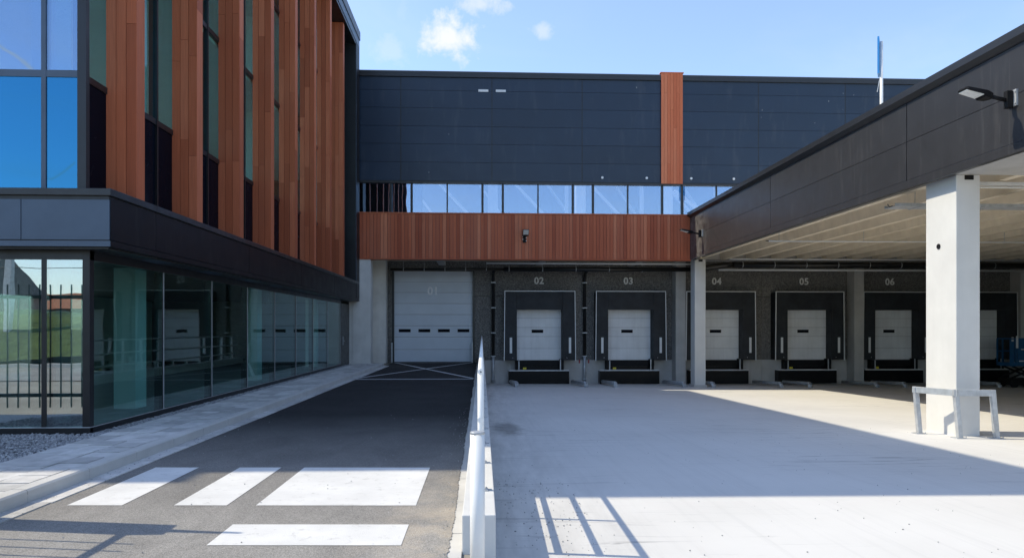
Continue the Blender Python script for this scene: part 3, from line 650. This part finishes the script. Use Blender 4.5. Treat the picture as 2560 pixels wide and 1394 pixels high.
# roof frame
MB().box(-16, -5.31, GY - 0.2, 29.74, 13.6, 14.05).build("roof_edge", 'frame', of_)
piece("edge_sheen", 'alu', -5.31, -5.29, GY - 0.2, 29.74, 13.72, 14.06, of_)  # sky reflection put into the colour as a bluish strip
MB().box(-16, -5.26, GY - 0.25, 29.80, 14.06, 14.42).build("roof_coping", 'coping', of_, bevel=0.01)
MB().box(-5.88, -5.31, 29.02, 29.72, 3.635, 13.6).build("end_pier", 'frame', of_)
piece("pier_trim", 'alu', -5.31, -5.295, 29.02, 29.05, 3.64, 13.72, of_); piece("pier_panel", 'ledge', -5.31, -5.292, 29.06, 29.74, 2.90, 14.05, of_)
MB().box(-22, -7.2, 10.9, 34, 14.42, 15.55).build("shadow_upstand", 'coping', of_)  # unseen upstand added to set the roof shadow's edge on the yard
MB().box(-22, -16.01, 9.5, 34, 13.61, 14.42).box(-16.0, -6.62, 29.83, 34, 5.05, 14.42).box(-16, -9.1, 29.83, 34, 0.0, 5.04).build("building_core", 'interior_dark', of_)  # unseen west side left open, shaped to let sun into the rooms
MB().box(-14.2, -14.0, 25, 29.6, 0.13, 13.5).build("partition", 'interior', of_)
MB().box(-16, -5.95, 10.4, 29.6, 7.95, 8.20).box(-16, -5.95, 10.4, 29.6, 10.72, 10.9).box(-16, -5.95, 10.4, 29.6, 5.25, 5.45).box(-16, -6.0, 10.4, 29.6, 3.0, 3.4).build("floor_slab", 'interior', of_)
MB().box(-16, -5.85, 10.35, 29.6, 0.02, 0.12).build("floor", 'floor_in', of_)
for y in (13.2, 20.2, 27.2): piece("column", 'interior', -6.95, -6.55, y, y + 0.42, 0.12, 13.5, of_)
piece("column", 'interior', -7.05, -6.68, 11.0, 11.4, 0.12, 13.5, of_)

# ------------------------------------------------------------------ canopy over the yard
FX = 9.20
cp = thing("loading_canopy", (9.7, 20, -0.5), "wide dark fascia canopy on pale concrete columns over the loading yard", "canopy")
CY0, CY1 = 2.0, 29.78
fy = [CY0, 7.4, 14.4, 21.4, CY1]
for a, b in zip(fy, fy[1:]):
    piece("fascia_panel", 'fascia', FX, FX + 0.08, a + 0.012, b - 0.012, 4.84, 5.665, cp); piece("fascia_panel", 'fascia', FX, FX + 0.08, a + 0.012, b - 0.012, 5.675, 6.52, cp)
MB().box(FX + 0.04, FX + 0.3, CY0, CY1, 4.80, 6.55).build("fascia_core", 'frame', cp)
MB().box(FX - 0.012, FX + 0.1, CY0, CY1, 4.66, 4.83).build("drip_strip", 'fascia', cp, bevel=0.004)
MB().prism([(FX-0.13, 6.60), (FX-0.13, 6.74), (FX+0.45, 6.78), (FX+0.45, 6.52), (FX-0.02, 6.52)], 'y', CY0, CY1 + 0.02).build("coping", 'coping', cp)
piece("end_plate", 'black', FX - 0.005, FX + 0.28, CY1, CY1 + 0.012, 4.66, 6.70, cp)
MB().box(FX + 0.3, 27.0, CY0, 33.3, 5.25, 6.30).build("roof_slab", 'ceiling', cp)
MB().box(FX + 0.1, 27.0, CY0, 13.20, 4.70, 5.249).build("edge_beam", 'conc_dark', cp)
MB().box(FX + 0.3, 27.0, 31.2, 32.15, 4.82, 5.249).build("rear_beam", 'conc_dark', cp)
k = 0
while 9.95 + 1.2 * k < 26.6:
    x = 9.95 + 1.2 * k
    MB().prism([(x - 0.09, 4.80), (x + 0.09, 4.80), (x + 0.15, 5.248), (x - 0.15, 5.248)], 'y', 13.22, 31.18).build("ceiling_rib", 'ceiling', cp); k += 1
for y, mt in ((13.2, 'conc_white'), (29.93, 'conc_white')):
    d = 0.93 if y < 20 else 0.6
    column(9.45, 9.94, y, y + d, -1.2, 4.70, cp, mt)
    piece("bearing_pad", 'black', 9.62, 9.80, y - 0.015, y + 0.12, 4.60, 4.69, cp)
cyl = MB().tube([(9.436, 13.72, 3.33), (9.455, 13.72, 3.33)], 0.055, 18).build("former_hole", 'black', cp)
MB().box(9.40, 9.99, 29.88, 30.6, -1.15, yz(9.7, 29.9) + 0.10).build("column_plinth", 'conc_dark', cp)
MB().box(26.62, 27.0, CY0, 33.4, -1.4, 5.25).build("side_wall", 'conc_dark', cp)

# column guard
gu = thing("column_guard", (9.3, 12.9, yz(9.3, 12.9)), "galvanised steel crash guard bent round the foot of the near canopy column", "crash guard")
A, B_, C_ = Vector((8.96, 13.6, 0)), Vector((9.29, 12.88, 0)), Vector((10.0, 12.84, 0)); lean = Vector((-0.085, 0.0, 0)); TOP = 0.455
for p in (A, B_, C_):
    z0 = yz(p.x, p.y)
    MB().bar(p + Vector((0, 0, z0)), p + lean + Vector((0, 0, TOP - 0.02)), 0.085, 0.085, (0, 1, 0)).build("leg", 'galv', gu, bevel=0.006)
    f = MB().box(p.x - 0.11, p.x + 0.11, p.y - 0.09, p.y + 0.11, z0 - 0.002, z0 + 0.014)
    for a in (-0.085, 0.085): f.tube([(p.x + a, p.y - 0.06, z0 + 0.014), (p.x + a, p.y - 0.06, z0 + 0.04)], 0.010, 6)
    f.build("foot_plate", 'galv', gu)
for a, b in ((A, B_), (B_, C_)):
    d = (b - a).normalized() * 0.05
    MB().bar(a - d + lean + Vector((0, 0, TOP - 0.07)), b + d + lean + Vector((0, 0, TOP - 0.07)), 0.07, 0.125).build("rail", 'galv', gu, bevel=0.006)

# services under the canopy and in the recess
dp = thing("drain_pipe", (10, 31.4, 4.4), "thick black drain pipe slung along the dock wall under the ceiling", "pipe")
MB().tube([(-4.2, 31.5, 4.33), (1.0, 31.5, 4.36)], 0.07, 12).build("pipe_run", 'pipe', dp)
MB().tube([(1.0, 31.5, 4.36), (9.7, 31.4, 4.38)], 0.11, 14).build("pipe_run", 'pipe', dp)
MB().tube([(9.7, 31.4, 4.38), (10.1, 31.3, 4.40), (11.2, 31.0, 4.55), (11.6, 31.0, 4.57)], 0.14, 14).build("pipe_elbow", 'pipe', dp)
MB().tube([(11.6, 31.0, 4.57), (26.5, 31.0, 4.57)], 0.145, 16).build("pipe_run", 'pipe', dp)
def ring(x, y, z, r, w=0.03):
    MB().tube([(x - w/2, y, z), (x + w/2, y, z)], r, 16).bar((x, y, z + r), (x, y, 4.86 if x < 9.3 else 5.2), 0.012, 0.012).build("hanger", 'galv', dp)
for k in range(5): ring(-3.6 + 0.95 * k, 31.5, 4.335 + 0.005*k, 0.078)
for k in range(6): ring(1.25 + 1.55 * k, 31.45, 4.365, 0.118)
for k in range(10): ring(12.0 + 1.5 * k, 31.0, 4.57, 0.153)
cd = thing("conduit", (10, 30.9, 4.7), "white conduit pipes running level beside the thick black drain pipe", "conduit")
MB().tube([(0.2, 30.9, 4.58), (9.8, 30.9, 4.58)], 0.04, 8).build("pipe_run", 'white', cd); MB().tube([(11.3, 30.7, 4.80), (26.4, 30.7, 4.80)], 0.04, 8).build("pipe_run", 'white', cd)
MB().tube([(11.0, 31.3, 4.36), (26.4, 31.3, 4.36)], 0.05, 8).build("pipe_run", 'white', cd)
for k in range(9):
    MB().bar((11.9 + 1.7*k, 31.3, 4.36), (11.9 + 1.7*k, 31.3, 5.2), 0.012, 0.012).build("hanger", 'galv', cd)
sp = thing("sprinkler_pipe", (15, 22, 4.5), "thin white pipe hung on rods straight across the ribbed ceiling", "pipe")
MB().tube([(9.4, 22, 4.50), (26.4, 22, 4.50)], 0.022, 8).build("pipe_run", 'white', sp)
MB().tube([(9.42, 22, 4.50), (9.30, 21.98, 4.505)], 0.016, 8).build("pipe_end", 'pipe', sp)
for x in (9.75, 12.6, 14.9, 17.4, 20): MB().bar((x, 22, 4.5), (x, 22, 5.24), 0.012, 0.012).build("rod", 'galv', sp)
tr_ = thing("cable_tray", (15, 15.5, 4.5), "perforated galvanised cable tray hung across the ceiling behind the near column", "cable tray")
t_ = MB().box(9.5, 26.4, 15.3, 15.7, 4.45, 4.462).box(9.5, 26.4, 15.29, 15.30, 4.45, 4.52).box(9.5, 26.4, 15.70, 15.71, 4.45, 4.52); t_.build("tray", 'galv', tr_)
for x in (10.1, 11.6, 13.4, 15.4): MB().bar((x, 15.5, 4.52), (x + 0.02, 15.5, 5.24), 0.012, 0.012).bar((x, 15.28, 4.445), (x, 15.72, 4.445), 0.04, 0.02).build("hanger", 'galv', tr_)
MB().tube([(9.50, 15.4, 4.47), (9.42, 15.38, 4.44), (9.36, 15.36, 4.50)], 0.010, 6).build("loose_cable", 'pipe', tr_)
for k in range(3):
    li = thing("batten_light", (10.1 + 3.1*k + 1.4, 14.2, 4.7), ["white twin batten lights on the ceiling touching the near column", "white twin batten lights one step deeper under the canopy", "white twin batten lights deepest under the canopy"][k], "ceiling light", "batten lights under the canopy")
    x = 9.97 + 3.05 * k
    MB().box(x, x + 3.0, 14.15, 14.25, 4.705, 4.775).build("housing", 'white', li, bevel=0.006); MB().tube([(x, 14.2, 4.665), (x + 3.0, 14.2, 4.665)], 0.022, 10).build("tube", 'lens', li)
    for q in (0.3, 2.7): MB().bar((x + q, 14.2, 4.66), (x + q, 14.2, 5.25), 0.015, 0.015).build("bracket", 'galv', li)

# street lamps on the fascia
def fascia_lamp(y, text):
    t = thing("wall_lamp", (FX, y, 5.6), text, "wall lamp", "lamps on the canopy fascia")
    MB().box(-0.035, 0.0, -0.10, 0.10, -0.13, 0.15).build("bracket", 'galv', t, True)
    b = MB()
    for yy in (-0.08, 0.08):
        for z in (-0.09, 0.11): b.tube([(-0.036, yy, z), (-0.052, yy, z)], 0.013, 8)
    b.build("bolt", 'galv', t, True)
    MB().box(-0.15, -0.035, -0.045, 0.045, -0.16, 0.14).build("knuckle", 'black', t, True, 0.012)
    d = Vector((-0.975, 0, 0.22)); a = Vector((-0.13, 0, -0.02))
    MB().tube([a, a + d * 0.30], 0.034, 12).build("arm", 'black', t, True)
    h = MB(); c = a + d * 0.27; up = Vector((0.22, 0, 0.975)); sd_ = Vector((0, 1, 0))
    def ring_(s, w, lo, hi): return [c + d*s - sd_*w + up*lo, c + d*s + sd_*w + up*lo, c + d*s + sd_*w*0.8 + up*hi, c + d*s - sd_*w*0.8 + up*hi]
    prof = [(0.0, 0.045, -0.045, 0.045), (0.07, 0.09, -0.07, 0.05), (0.17, 0.125, -0.07, 0.05), (0.20, 0.128, -0.042, 0.045), (0.50, 0.13, -0.032, 0.03), (0.55, 0.095, -0.018, 0.015)]
    rs = [ring_(*p) for p in prof]
    i0 = len(h.v)
    for r_ in rs: h.v += [tuple(p) for p in r_]
    for q in range(len(rs) - 1):
        for j in range(4): h.f.append((i0+q*4+j, i0+q*4+(j+1) % 4, i0+q*4+4+(j+1) % 4, i0+q*4+4+j)); h.sm.append(False)
    h.f.append((i0+3, i0+2, i0+1, i0)); n_ = i0 + 4*(len(rs)-1); h.f.append((n_, n_+1, n_+2, n_+3)); h.sm += [False, False]
    hd = h.build("lamp_head", 'black', t, True, 0.006)
    l = MB(); z_ = -0.052
    l.hexa([c + d*0.215 - sd_*0.113 + up*z_, c + d*0.52 - sd_*0.10 + up*(z_+0.014), c + d*0.52 + sd_*0.10 + up*(z_+0.014), c + d*0.215 + sd_*0.113 + up*z_,
            c + d*0.215 - sd_*0.113 + up*(z_+.012), c + d*0.52 - sd_*0.10 + up*(z_+0.026), c + d*0.52 + sd_*0.10 + up*(z_+0.026), c + d*0.215 + sd_*0.113 + up*(z_+.012)])
    ln = l.build("lens", 'lens', hd, True)
    l2 = MB(); l2.hexa([c + d*s - sd_*w + up*(z_-0.004 + (s-.215)*.046) for s, w in ((0.27, 0.06), (0.45, 0.06), (0.45, -0.06), (0.27, -0.06))] + [c + d*s - sd_*w + up*(z_+0.001 + (s-.215)*.046) for s, w in ((0.27, 0.06), (0.45, 0.06), (0.45, -0.06), (0.27, -0.06))])
    l2.build("led_plate", 'white', hd, True)
    return t
fascia_lamp(11.42, "black LED wall lamp on the fascia above the near canopy column")
fascia_lamp(28.15, "black LED wall lamp on the fascia close to the timber band")
# flood light on the timber band
fl = thing("flood_light", (1.9, BY, 5.65), "small black flood light fixed to the middle of the timber band", "flood light")
MB().box(-0.11, 0.03, -0.05, 0, -0.27, 0.02).build("bracket", 'black', fl, True, 0.01)
b = MB()
for x, z in ((-0.12, 0.0), (-0.12, -0.13), (0.035, -0.06), (0.035, -0.19)): b.tube([(x, -0.05, z), (x, -0.065, z)], 0.02, 8)
b.build("bolt", 'white', fl, True)
MB().hexa([(-0.14, -0.30, 0.02), (0.12, -0.30, 0.02), (0.12, -0.05, 0.0), (-0.14, -0.05, 0.0), (-0.14, -0.62, 0.22), (0.12, -0.62, 0.22), (0.12, -0.30, 0.27), (-0.14, -0.30, 0.27)]).build("housing", 'black', fl, True, 0.008)
MB().hexa([(-0.125, -0.345, 0.03), (0.105, -0.345, 0.03), (0.105, -0.335, 0.035), (-0.125, -0.335, 0.035), (-0.125, -0.615, 0.195), (0.105, -0.615, 0.195), (0.105, -0.605, 0.20), (-0.125, -0.605, 0.20)]).build("lens", 'lens', fl, True)

# small fittings on the panelled wall
for x, t in ((0.06, "small pale label on the dark panels beside the seam"), (0.83, "small pale label on the dark panels just past the seam")):
    o = MB().box(x - 0.22, x + 0.22, WY - 0.012, WY - 0.002, 12.05, 12.15).build("wall_label", 'white', None); label(o, t, "label", "labels on the dark panelled wall")
for x, t in ((5.34, "white round stud on the bottom dark panel, far from the pilaster"), (7.33, "white round stud on the bottom dark panel just before the pilaster"), (9.34, "white round stud on the bottom dark panel just past the pilaster"), (11.27, "white round stud on the bottom dark panel beside the fascia slope")):
    o = MB().tube([(x, WY - 0.03, 8.32), (x, WY, 8.32)], 0.055, 14).build("wall_stud", 'white', None); label(o, t, "stud", "round studs under the dark panels")

# ------------------------------------------------------------------ loading docks
def make_dock(x):
    t = thing("loading_dock", (x, DW, 0), "", "loading dock", "numbered loading docks")
    MB().box(-1.68, -1.10, -0.62, -0.003, 0.12, 3.37).build("side_pad", 'curtain', t, True, 0.012)
    MB().box(1.08, 1.67, -0.62, -0.003, 0.12, 3.37).build("side_pad", 'curtain', t, True, 0.012)
    MB().box(-1.098, 1.078, -0.615, -0.003, 2.53, 3.365).build("head_pad", 'curtain', t, True, 0.012)
    MB().hexa([(-1.72, -0.64, 0.10), (-1.685, -0.64, 0.10), (-1.685, -0.60, 0.10), (-1.72, -0.60, 0.10), (-1.69, -0.64, 3.38), (-1.655, -0.64, 3.38), (-1.655, -0.60, 3.38), (-1.69, -0.60, 3.38)]).build("edge_trim", 'white', t, True)
    MB().hexa([(1.68, -0.64, 0.10), (1.715, -0.64, 0.10), (1.715, -0.60, 0.10), (1.68, -0.60, 0.10), (1.645, -0.64, 3.38), (1.68, -0.64, 3.38), (1.68, -0.60, 3.38), (1.645, -0.60, 3.38)]).build("edge_trim", 'white', t, True)
    MB().box(-1.69, 1.68, -0.64, -0.60, 3.382, 3.415).build("edge_trim", 'white', t, True)
    for a in (-1.44, 1.37): MB().box(a, a + 0.11, -0.632, -0.622, 0.46, 1.20).build("guide_mark", 'white', t, True)
    for a, b in ((0.10, 0.66), (0.66, 1.24), (1.24, 1.68), (1.68, 2.12), (2.12, 2.60)):
        p = MB().box(-1.09, 1.07, -0.05, -0.004, a + 0.005, b - 0.005).build("door_panel", 'door', t, True, 0.004)
        if a == 1.24:
            f = MB().box(-0.36, 0.20, -0.062, -0.05, 1.42, 1.57).build("window", 'black', p, True); MB().box(-0.31, 0.15, -0.068, -0.0621, 1.445, 1.545).build("pane", 'spandrel', f, True)
    MB().box(-1.0, 0.96, -0.16, -0.024, -0.20, 0.09).build("leveller", 'black', t, True, 0.01)
    MB().box(-1.0, 0.96, -0.10, -0.022, -0.36, -0.205).build("leveller_toe", 'black_gloss', t, True)
    for a, z in ((-1.16, 0.10), (0.97, 0.16)):
        bp = MB().box(a, a + 0.19, -0.42, -0.022, -0.35, z).build("bumper", 'black', t, True, 0.02)
        MB().box(a + (0.14 if a < 0 else 0.0), a + (0.19 if a < 0 else 0.05), -0.435, -0.421, -0.35, z - 0.01).build("bumper_plate", 'galv', bp, True)
    lb = MB().box(-1.48, 1.41, -0.45, -0.022, -1.03, -0.405).build("lip_box", 'black_gloss', t, True, 0.008)
    MB().box(-1.48, 1.41, -0.46, -0.022, -0.40, -0.36).build("edge_plate", 'white', lb, True)
    MB().box(-0.78, -0.62, -0.108, -0.1005, -0.345, -0.25).build("sticker", 'yellow', t, True)
    for a in (-1.3, 1.28): MB().tube([(a, -0.623, 0.24), (a, -0.63, 0.24)], 0.015, 8).build("stud", 'white', t, True)
    return t
dock0 = make_dock(2.755)
DL = ["white edged loading dock between the two black downpipes", "white edged loading dock between the second downpipe and the first inner column", "white edged loading dock half hidden by the far canopy column", "white edged loading dock ending at the inner column under the canopy", "white edged loading dock partly hidden behind the sunlit near column", "darkest loading dock deepest under the canopy past the near column"]
DN = ["between the downpipes", "past the second downpipe", "beside the far canopy column", "in mid canopy before the inner column", "beside the near column", "deepest under the canopy"]
for k, n in enumerate(("02", "03", "04", "05", "06", "07")):
    x = 2.755 + 4.36 * k - (0.0 if k < 4 else 0.03)
    t = dock0 if k == 0 else dup(dock0, (x, DW, 0))
    t["label"] = DL[k]
    WL[t.name] = Vector((x, DW, 0))
for t in [o for o in COL.objects if o.name.startswith('loading_dock')]:
    x = t.location.x; k = round((x - 2.755) / 4.36); text_mesh("dock_number", ("02", "03", "04", "05", "06", "07")[k], 0.45, 'number', (x, DW - 0.004, 3.92), t)
# wheel guides
def guide(name, x0, x1, text):
    t = thing(name, (x0, 32.0, yz(x0, 32)), text, "wheel guide", "steel wheel guides on the yard")
    a, b = Vector((x0, 32.1, yz(x0, 32.1) + 0.13)), Vector((x1, 29.75, yz(x1, 29.75) + 0.17)); d = (b - a).normalized()
    pts = [a, b - d*0.12, b - d*0.05 - Vector((0, 0, 0.012)), b - Vector((0, 0, 0.06)), b + Vector((0, 0, -0.165))]
    MB().tube(pts, 0.085, 14).build("tube", 'guide', t)
    MB().box(x1 - 0.13, x1 + 0.13, 29.64, 29.88, yz(x1, 29.75) - 0.01, yz(x1, 29.75) + 0.012).build("foot_plate", 'guide', t)
nums = ("02", "03", "04", "05", "06", "07")
for k in range(6):
    c = 2.755 + 4.36 * k
    guide("wheel_guide", c - 1.40, c - 1.24, "grey steel wheel guide aiming straight at the dock " + DN[k])
    guide("wheel_guide", c + 1.52, c + 1.82, "grey steel wheel guide splayed outward before the dock " + DN[k])
# downpipes
for x, t in ((0.54, "black downpipe with steel foot between door 01 and dock 02"), (4.95, "black downpipe with steel foot between docks 02 and 03")):
    d_ = thing("downpipe", (x, 32.75, -1.05), t, "downpipe", "downpipes on the dock wall")
    MB().tube([(x, 32.75, 0.32), (x, 32.75, 4.05), (x, 32.5, 4.3), (x, 31.6, 4.36)], 0.075, 12).build("pipe_run", 'pipe', d_)
    MB().tube([(x, 32.75, -0.95), (x, 32.75, 0.35)], 0.07, 12).build("steel_foot", 'galv', d_)
    for z in (-0.80, 0.30, 1.42, 2.62, 3.83): MB().box(x - 0.11, x + 0.11, 32.67, 32.89, z - 0.02, z + 0.02).build("clamp", 'galv', d_)
for x, t in ((4.68, "small dark red marker on the plinth before the second downpipe"), (5.13, "small dark red marker on the plinth just past the second downpipe")):
    o = MB().box(x, x + 0.07, DW - 0.06, DW - 0.021, -0.05, 0.12).build("wall_marker", 'red', None, bevel=0.01); label(o, t, "marker", "red markers on the plinth")

# blue lift at the far right of the dock wall
lf = thing("scissor_lift", (24.6, 30.3, yz(24.6, 30.3)), "small blue platform lift parked before the last dock under the canopy", "platform lift")
lx, ly, lz = 24.6, 30.3, yz(24.6, 30.3)
MB().box(lx - 0.65, lx + 0.9, ly - 0.4, ly + 0.4, lz + 0.12, lz + 0.42).build("chassis", 'black', lf, bevel=0.02)
for x in (lx - 0.45, lx + 0.7):
    for y in (ly - 0.36, ly + 0.36): MB().tube([(x, y - 0.06, lz + 0.15), (x, y + 0.06, lz + 0.15)], 0.15, 14).build("wheel", 'black', lf)
s_ = MB()
for y in (ly - 0.3, ly + 0.3): s_.bar((lx - 0.5, y, lz + 0.45), (lx + 0.75, y, lz + 0.98), 0.05, 0.08).bar((lx + 0.75, y, lz + 0.45), (lx - 0.5, y, lz + 0.98), 0.05, 0.08)
s_.build("scissor_arm", 'black', lf)
MB().box(lx - 0.68, lx + 0.92, ly - 0.42, ly + 0.42, lz + 0.98, lz + 1.14).build("platform", 'blue', lf, bevel=0.01)
for x0, x1, z1 in ((lx - 0.32, lx + 0.18, lz + 2.2), (lx + 0.22, lx + 0.64, lz + 2.15), (lx + 0.68, lx + 0.88, lz + 2.1), (lx - 0.66, lx - 0.5, lz + 2.1)): MB().box(x0, x1, ly - 0.41, ly - 0.37, lz + 1.14, z1).build("side_panel", 'blue', lf, bevel=0.008)
rr_ = MB()
for x in (lx - 0.66, lx - 0.4, lx + 0.2, lx + 0.66, lx + 0.9):
    for y in (ly - 0.4, ly + 0.4): rr_.bar((x, y, lz + 1.14), (x, y, lz + 2.22), 0.05, 0.05)
for y in (ly - 0.4, ly + 0.4):
    for z in (lz + 1.65, lz + 2.22): rr_.bar((lx - 0.67, y, z), (lx + 0.91, y, z), 0.05, 0.05)
rr_.build("guard_rail", 'blue', lf)
for x0, x1, z in ((lx - 0.18, lx + 0.10, lz + 1.72), (lx - 0.28, lx - 0.05, lz + 1.19), (lx + 0.0, lx + 0.3, lz + 1.19)): MB().box(x0, x1, ly - 0.425, ly - 0.421, z, z + 0.05).build("decal", 'white', lf)
MB().box(lx - 0.42, lx - 0.34, ly - 0.46, ly - 0.425, lz + 1.8, lz + 2.35).build("control_box", 'white', lf)

# mast on the canopy roof
fm = thing("sign_mast", (12.0, 20, 6.3), "slim white mast with a narrow blue board rising above the canopy roof", "mast")
MB().tube([(12.0, 20, 6.3), (12.0, 20, 10.25)], 0.045, 12).build("pole", 'white_paint', fm)
d = Vector((0.545, 0.838, 0)); n = Vector((0.838, -0.545, 0)); c = Vector((12.0, 20, 0)) - n * 0.075
MB().hexa([c - d*0.2 - n*0.025 + Vector((0, 0, 9.25)), c + d*0.2 - n*0.025 + Vector((0, 0, 9.25)), c + d*0.2 + n*0.025 + Vector((0, 0, 9.25)), c - d*0.2 + n*0.025 + Vector((0, 0, 9.25)),
           c - d*0.2 - n*0.025 + Vector((0, 0, 10.35)), c + d*0.2 - n*0.025 + Vector((0, 0, 10.35)), c + d*0.2 + n*0.025 + Vector((0, 0, 10.35)), c - d*0.2 + n*0.025 + Vector((0, 0, 10.35))]).build("board", 'flagblue', fm)
MB().bar((11.9, 20.05, 8.75), (11.97, 20, 9.25), 0.02, 0.02).bar((12, 20, 9.4), tuple(c + Vector((0, 0, 9.4))), 0.03, 0.03).bar((12, 20, 10.1), tuple(c + Vector((0, 0, 10.1))), 0.03, 0.03).build("board_clip", 'galv', fm)

# ------------------------------------------------------------------ fences and the street behind the camera (seen in glass and as shadows)
fc = thing("bar_fence", (-4.55, 3, 0.13), "black upright bar fence whose shadow lies across the near asphalt", "fence")
MB().box(-4.70, -4.42, 5.85, 6.12, 0, 2.12).build("gate_post", 'fence', fc, bevel=0.01)
MB().tube([(-4.56, 5.98, 2.12), (-4.56, 5.98, 2.95)], 0.045, 10, r2=0.02).build("post_mast", 'fence', fc)
for z in (0.45, 1.86): piece("rail", 'fence', -4.57, -4.52, 0.6, 5.85, z, z + 0.05, fc)
y = 5.62
while y > 0.6:
    MB().tube([(-4.545, y, 0.18), (-4.545, y, 2.12)], 0.011, 6).build("bar", 'fence', fc); y -= 0.172
sg_ = thing("sliding_gate", (-9, 8.6, 0.06), "black steel bar gate mirrored in the corner glass of the office", "gate")
for z in (0.48, 2.14): piece("rail", 'fence', -13.0, -6.35, 8.57, 8.63, z, z + 0.06, sg_)
piece("gate_post", 'fence', -6.45, -6.33, 8.54, 8.66, 0.06, 2.4, sg_)
x = -6.6
while x > -13:
    MB().tube([(x, 8.6, 0.3), (x, 8.6, 2.38)], 0.014, 6).build("bar", 'fence', sg_); x -= 0.175
bk = MB()
def bank_h(y): return 0.3 + 2.2 * max(0, min(1, (-10.5 - y) / 4.5))
for i in range(60):
    for j in range(10):
        a, b = -90 + 3*i, -87 + 3*i; c, d = -24 + 1.35*j, -24 + 1.35*(j+1)
        bk.poly([(a, c, bank_h(c) + 0.12*math.sin(a)), (b, c, bank_h(c) + 0.12*math.sin(b)), (b, d, bank_h(d) + 0.12*math.sin(b)), (a, d, bank_h(d) + 0.12*math.sin(a))])
kind(bk.build("grass_bank", 'grass'), "structure")
MB_ = MB().box(-80, 80, -9.6, -9.2, -0.05, 0.12); kind(MB_.build("street_kerb", 'kerb'), "structure")
def tree(x, y, h, r, text):
    t = thing("roadside_tree", (x, y, bank_h(y)), text, "tree", "trees beyond the street")
    z0 = bank_h(y) - 0.1; tb = MB().tube([(x, y, z0), (x + .1, y, z0 + h*0.35), (x, y + .1, z0 + h*0.6)], 0.16, 8, r2=0.07)
    for q in range(5):
        a = random.uniform(0, 6.28); tb.tube([(x, y, z0 + h*random.uniform(.3, .5)), (x + r*.6*math.cos(a), y + r*.6*math.sin(a), z0 + h*random.uniform(.6, .8))], 0.05, 5, r2=0.02)
    tb.build("trunk", 'bark', t); cr = MB()
    blobs = [(random.gauss(0, .45)*r, random.gauss(0, .45)*r, h*random.uniform(.45, .95), r*random.uniform(.3, .5)) for _ in range(9)]
    for q in range(1500):
        bx, by, bz, br_ = random.choice(blobs); v = Vector((random.gauss(0, 1), random.gauss(0, 1), random.gauss(0, .8))).normalized() * br_ * random.uniform(.6, 1.05)
        p = Vector((x + bx, y + by, z0 + bz)) + v; u = Vector((random.gauss(0, 1), random.gauss(0, 1), random.gauss(0, 1))).normalized(); w = u.orthogonal().normalized(); s = random.uniform(.07, .15)
        cr.poly([p - u*s, p + w*s*.6, p + u*s, p - w*s*.6])
    cr.build("crown", 'leaf', t, fix=False)
tree(-27, -17, 6.5, 2.6, "round green tree on the grass bank, mirrored in the office glass"); tree(-36, -19, 5.0, 2.2, "smaller green tree farther along the grass bank")
def house(x, y, w, d, e, rdg, rm, text):
    t = thing("house", (x, y, 0), text, "house", "houses beyond the bank")
    MB().box(x - w/2, x + w/2, y - d/2, y + d/2, 0, e).build("wall", 'brick', t)
    MB().prism([(y - d/2 - .4, e), (y + d/2 + .4, e), (y, rdg)], 'x', x - w/2 - .4, x + w/2 + .4).build("roof", rm, t)
    for k in range(4):
        wx = x - w/2 + w*(k + .5)/4; f = MB().box(wx - .6, wx + .6, y + d/2 + .002, y + d/2 + .06, e - 1.7, e - .4).build("window", 'white', t); piece("pane", 'spandrel', wx - .5, wx + .5, y + d/2 + .06, y + d/2 + .075, e - 1.6, e - .5, f)
house(-38, -46, 13, 8, 3.4, 5.0, 'roof_orange', "low brick house with orange tiled roof beyond the bank"); house(-45, -36, 13, 10, 4.2, 7.4, 'roof_grey', "brick house with grey gable roof beyond the bank")
cm = thing("catenary_mast", (-22.5, -13, 2), "steel railway mast carrying overhead wires above the grass bank", "mast")
MB().bar((-22.5, -13, 1.2), (-22.5, -13, 8.0), 0.28, 0.28).build("pole", 'galv', cm)
MB().tube([(-22.5, -13, 7.6), (-19, -13, 6.9)], 0.05, 6).tube([(-22.5, -13, 6.0), (-19, -13, 6.9)], 0.05, 6).build("bracket", 'galv', cm)
w_ = MB()
for z, y in ((5.2, -13), (6.9, -13), (4.6, -14.5), (6.2, -14.5), (7.3, -13)): w_.tube([(-70, y, z + .3), (-22.5, y, z), (30, y, z + .3)], 0.018, 5)
w_.build("wire", 'pipe', cm)
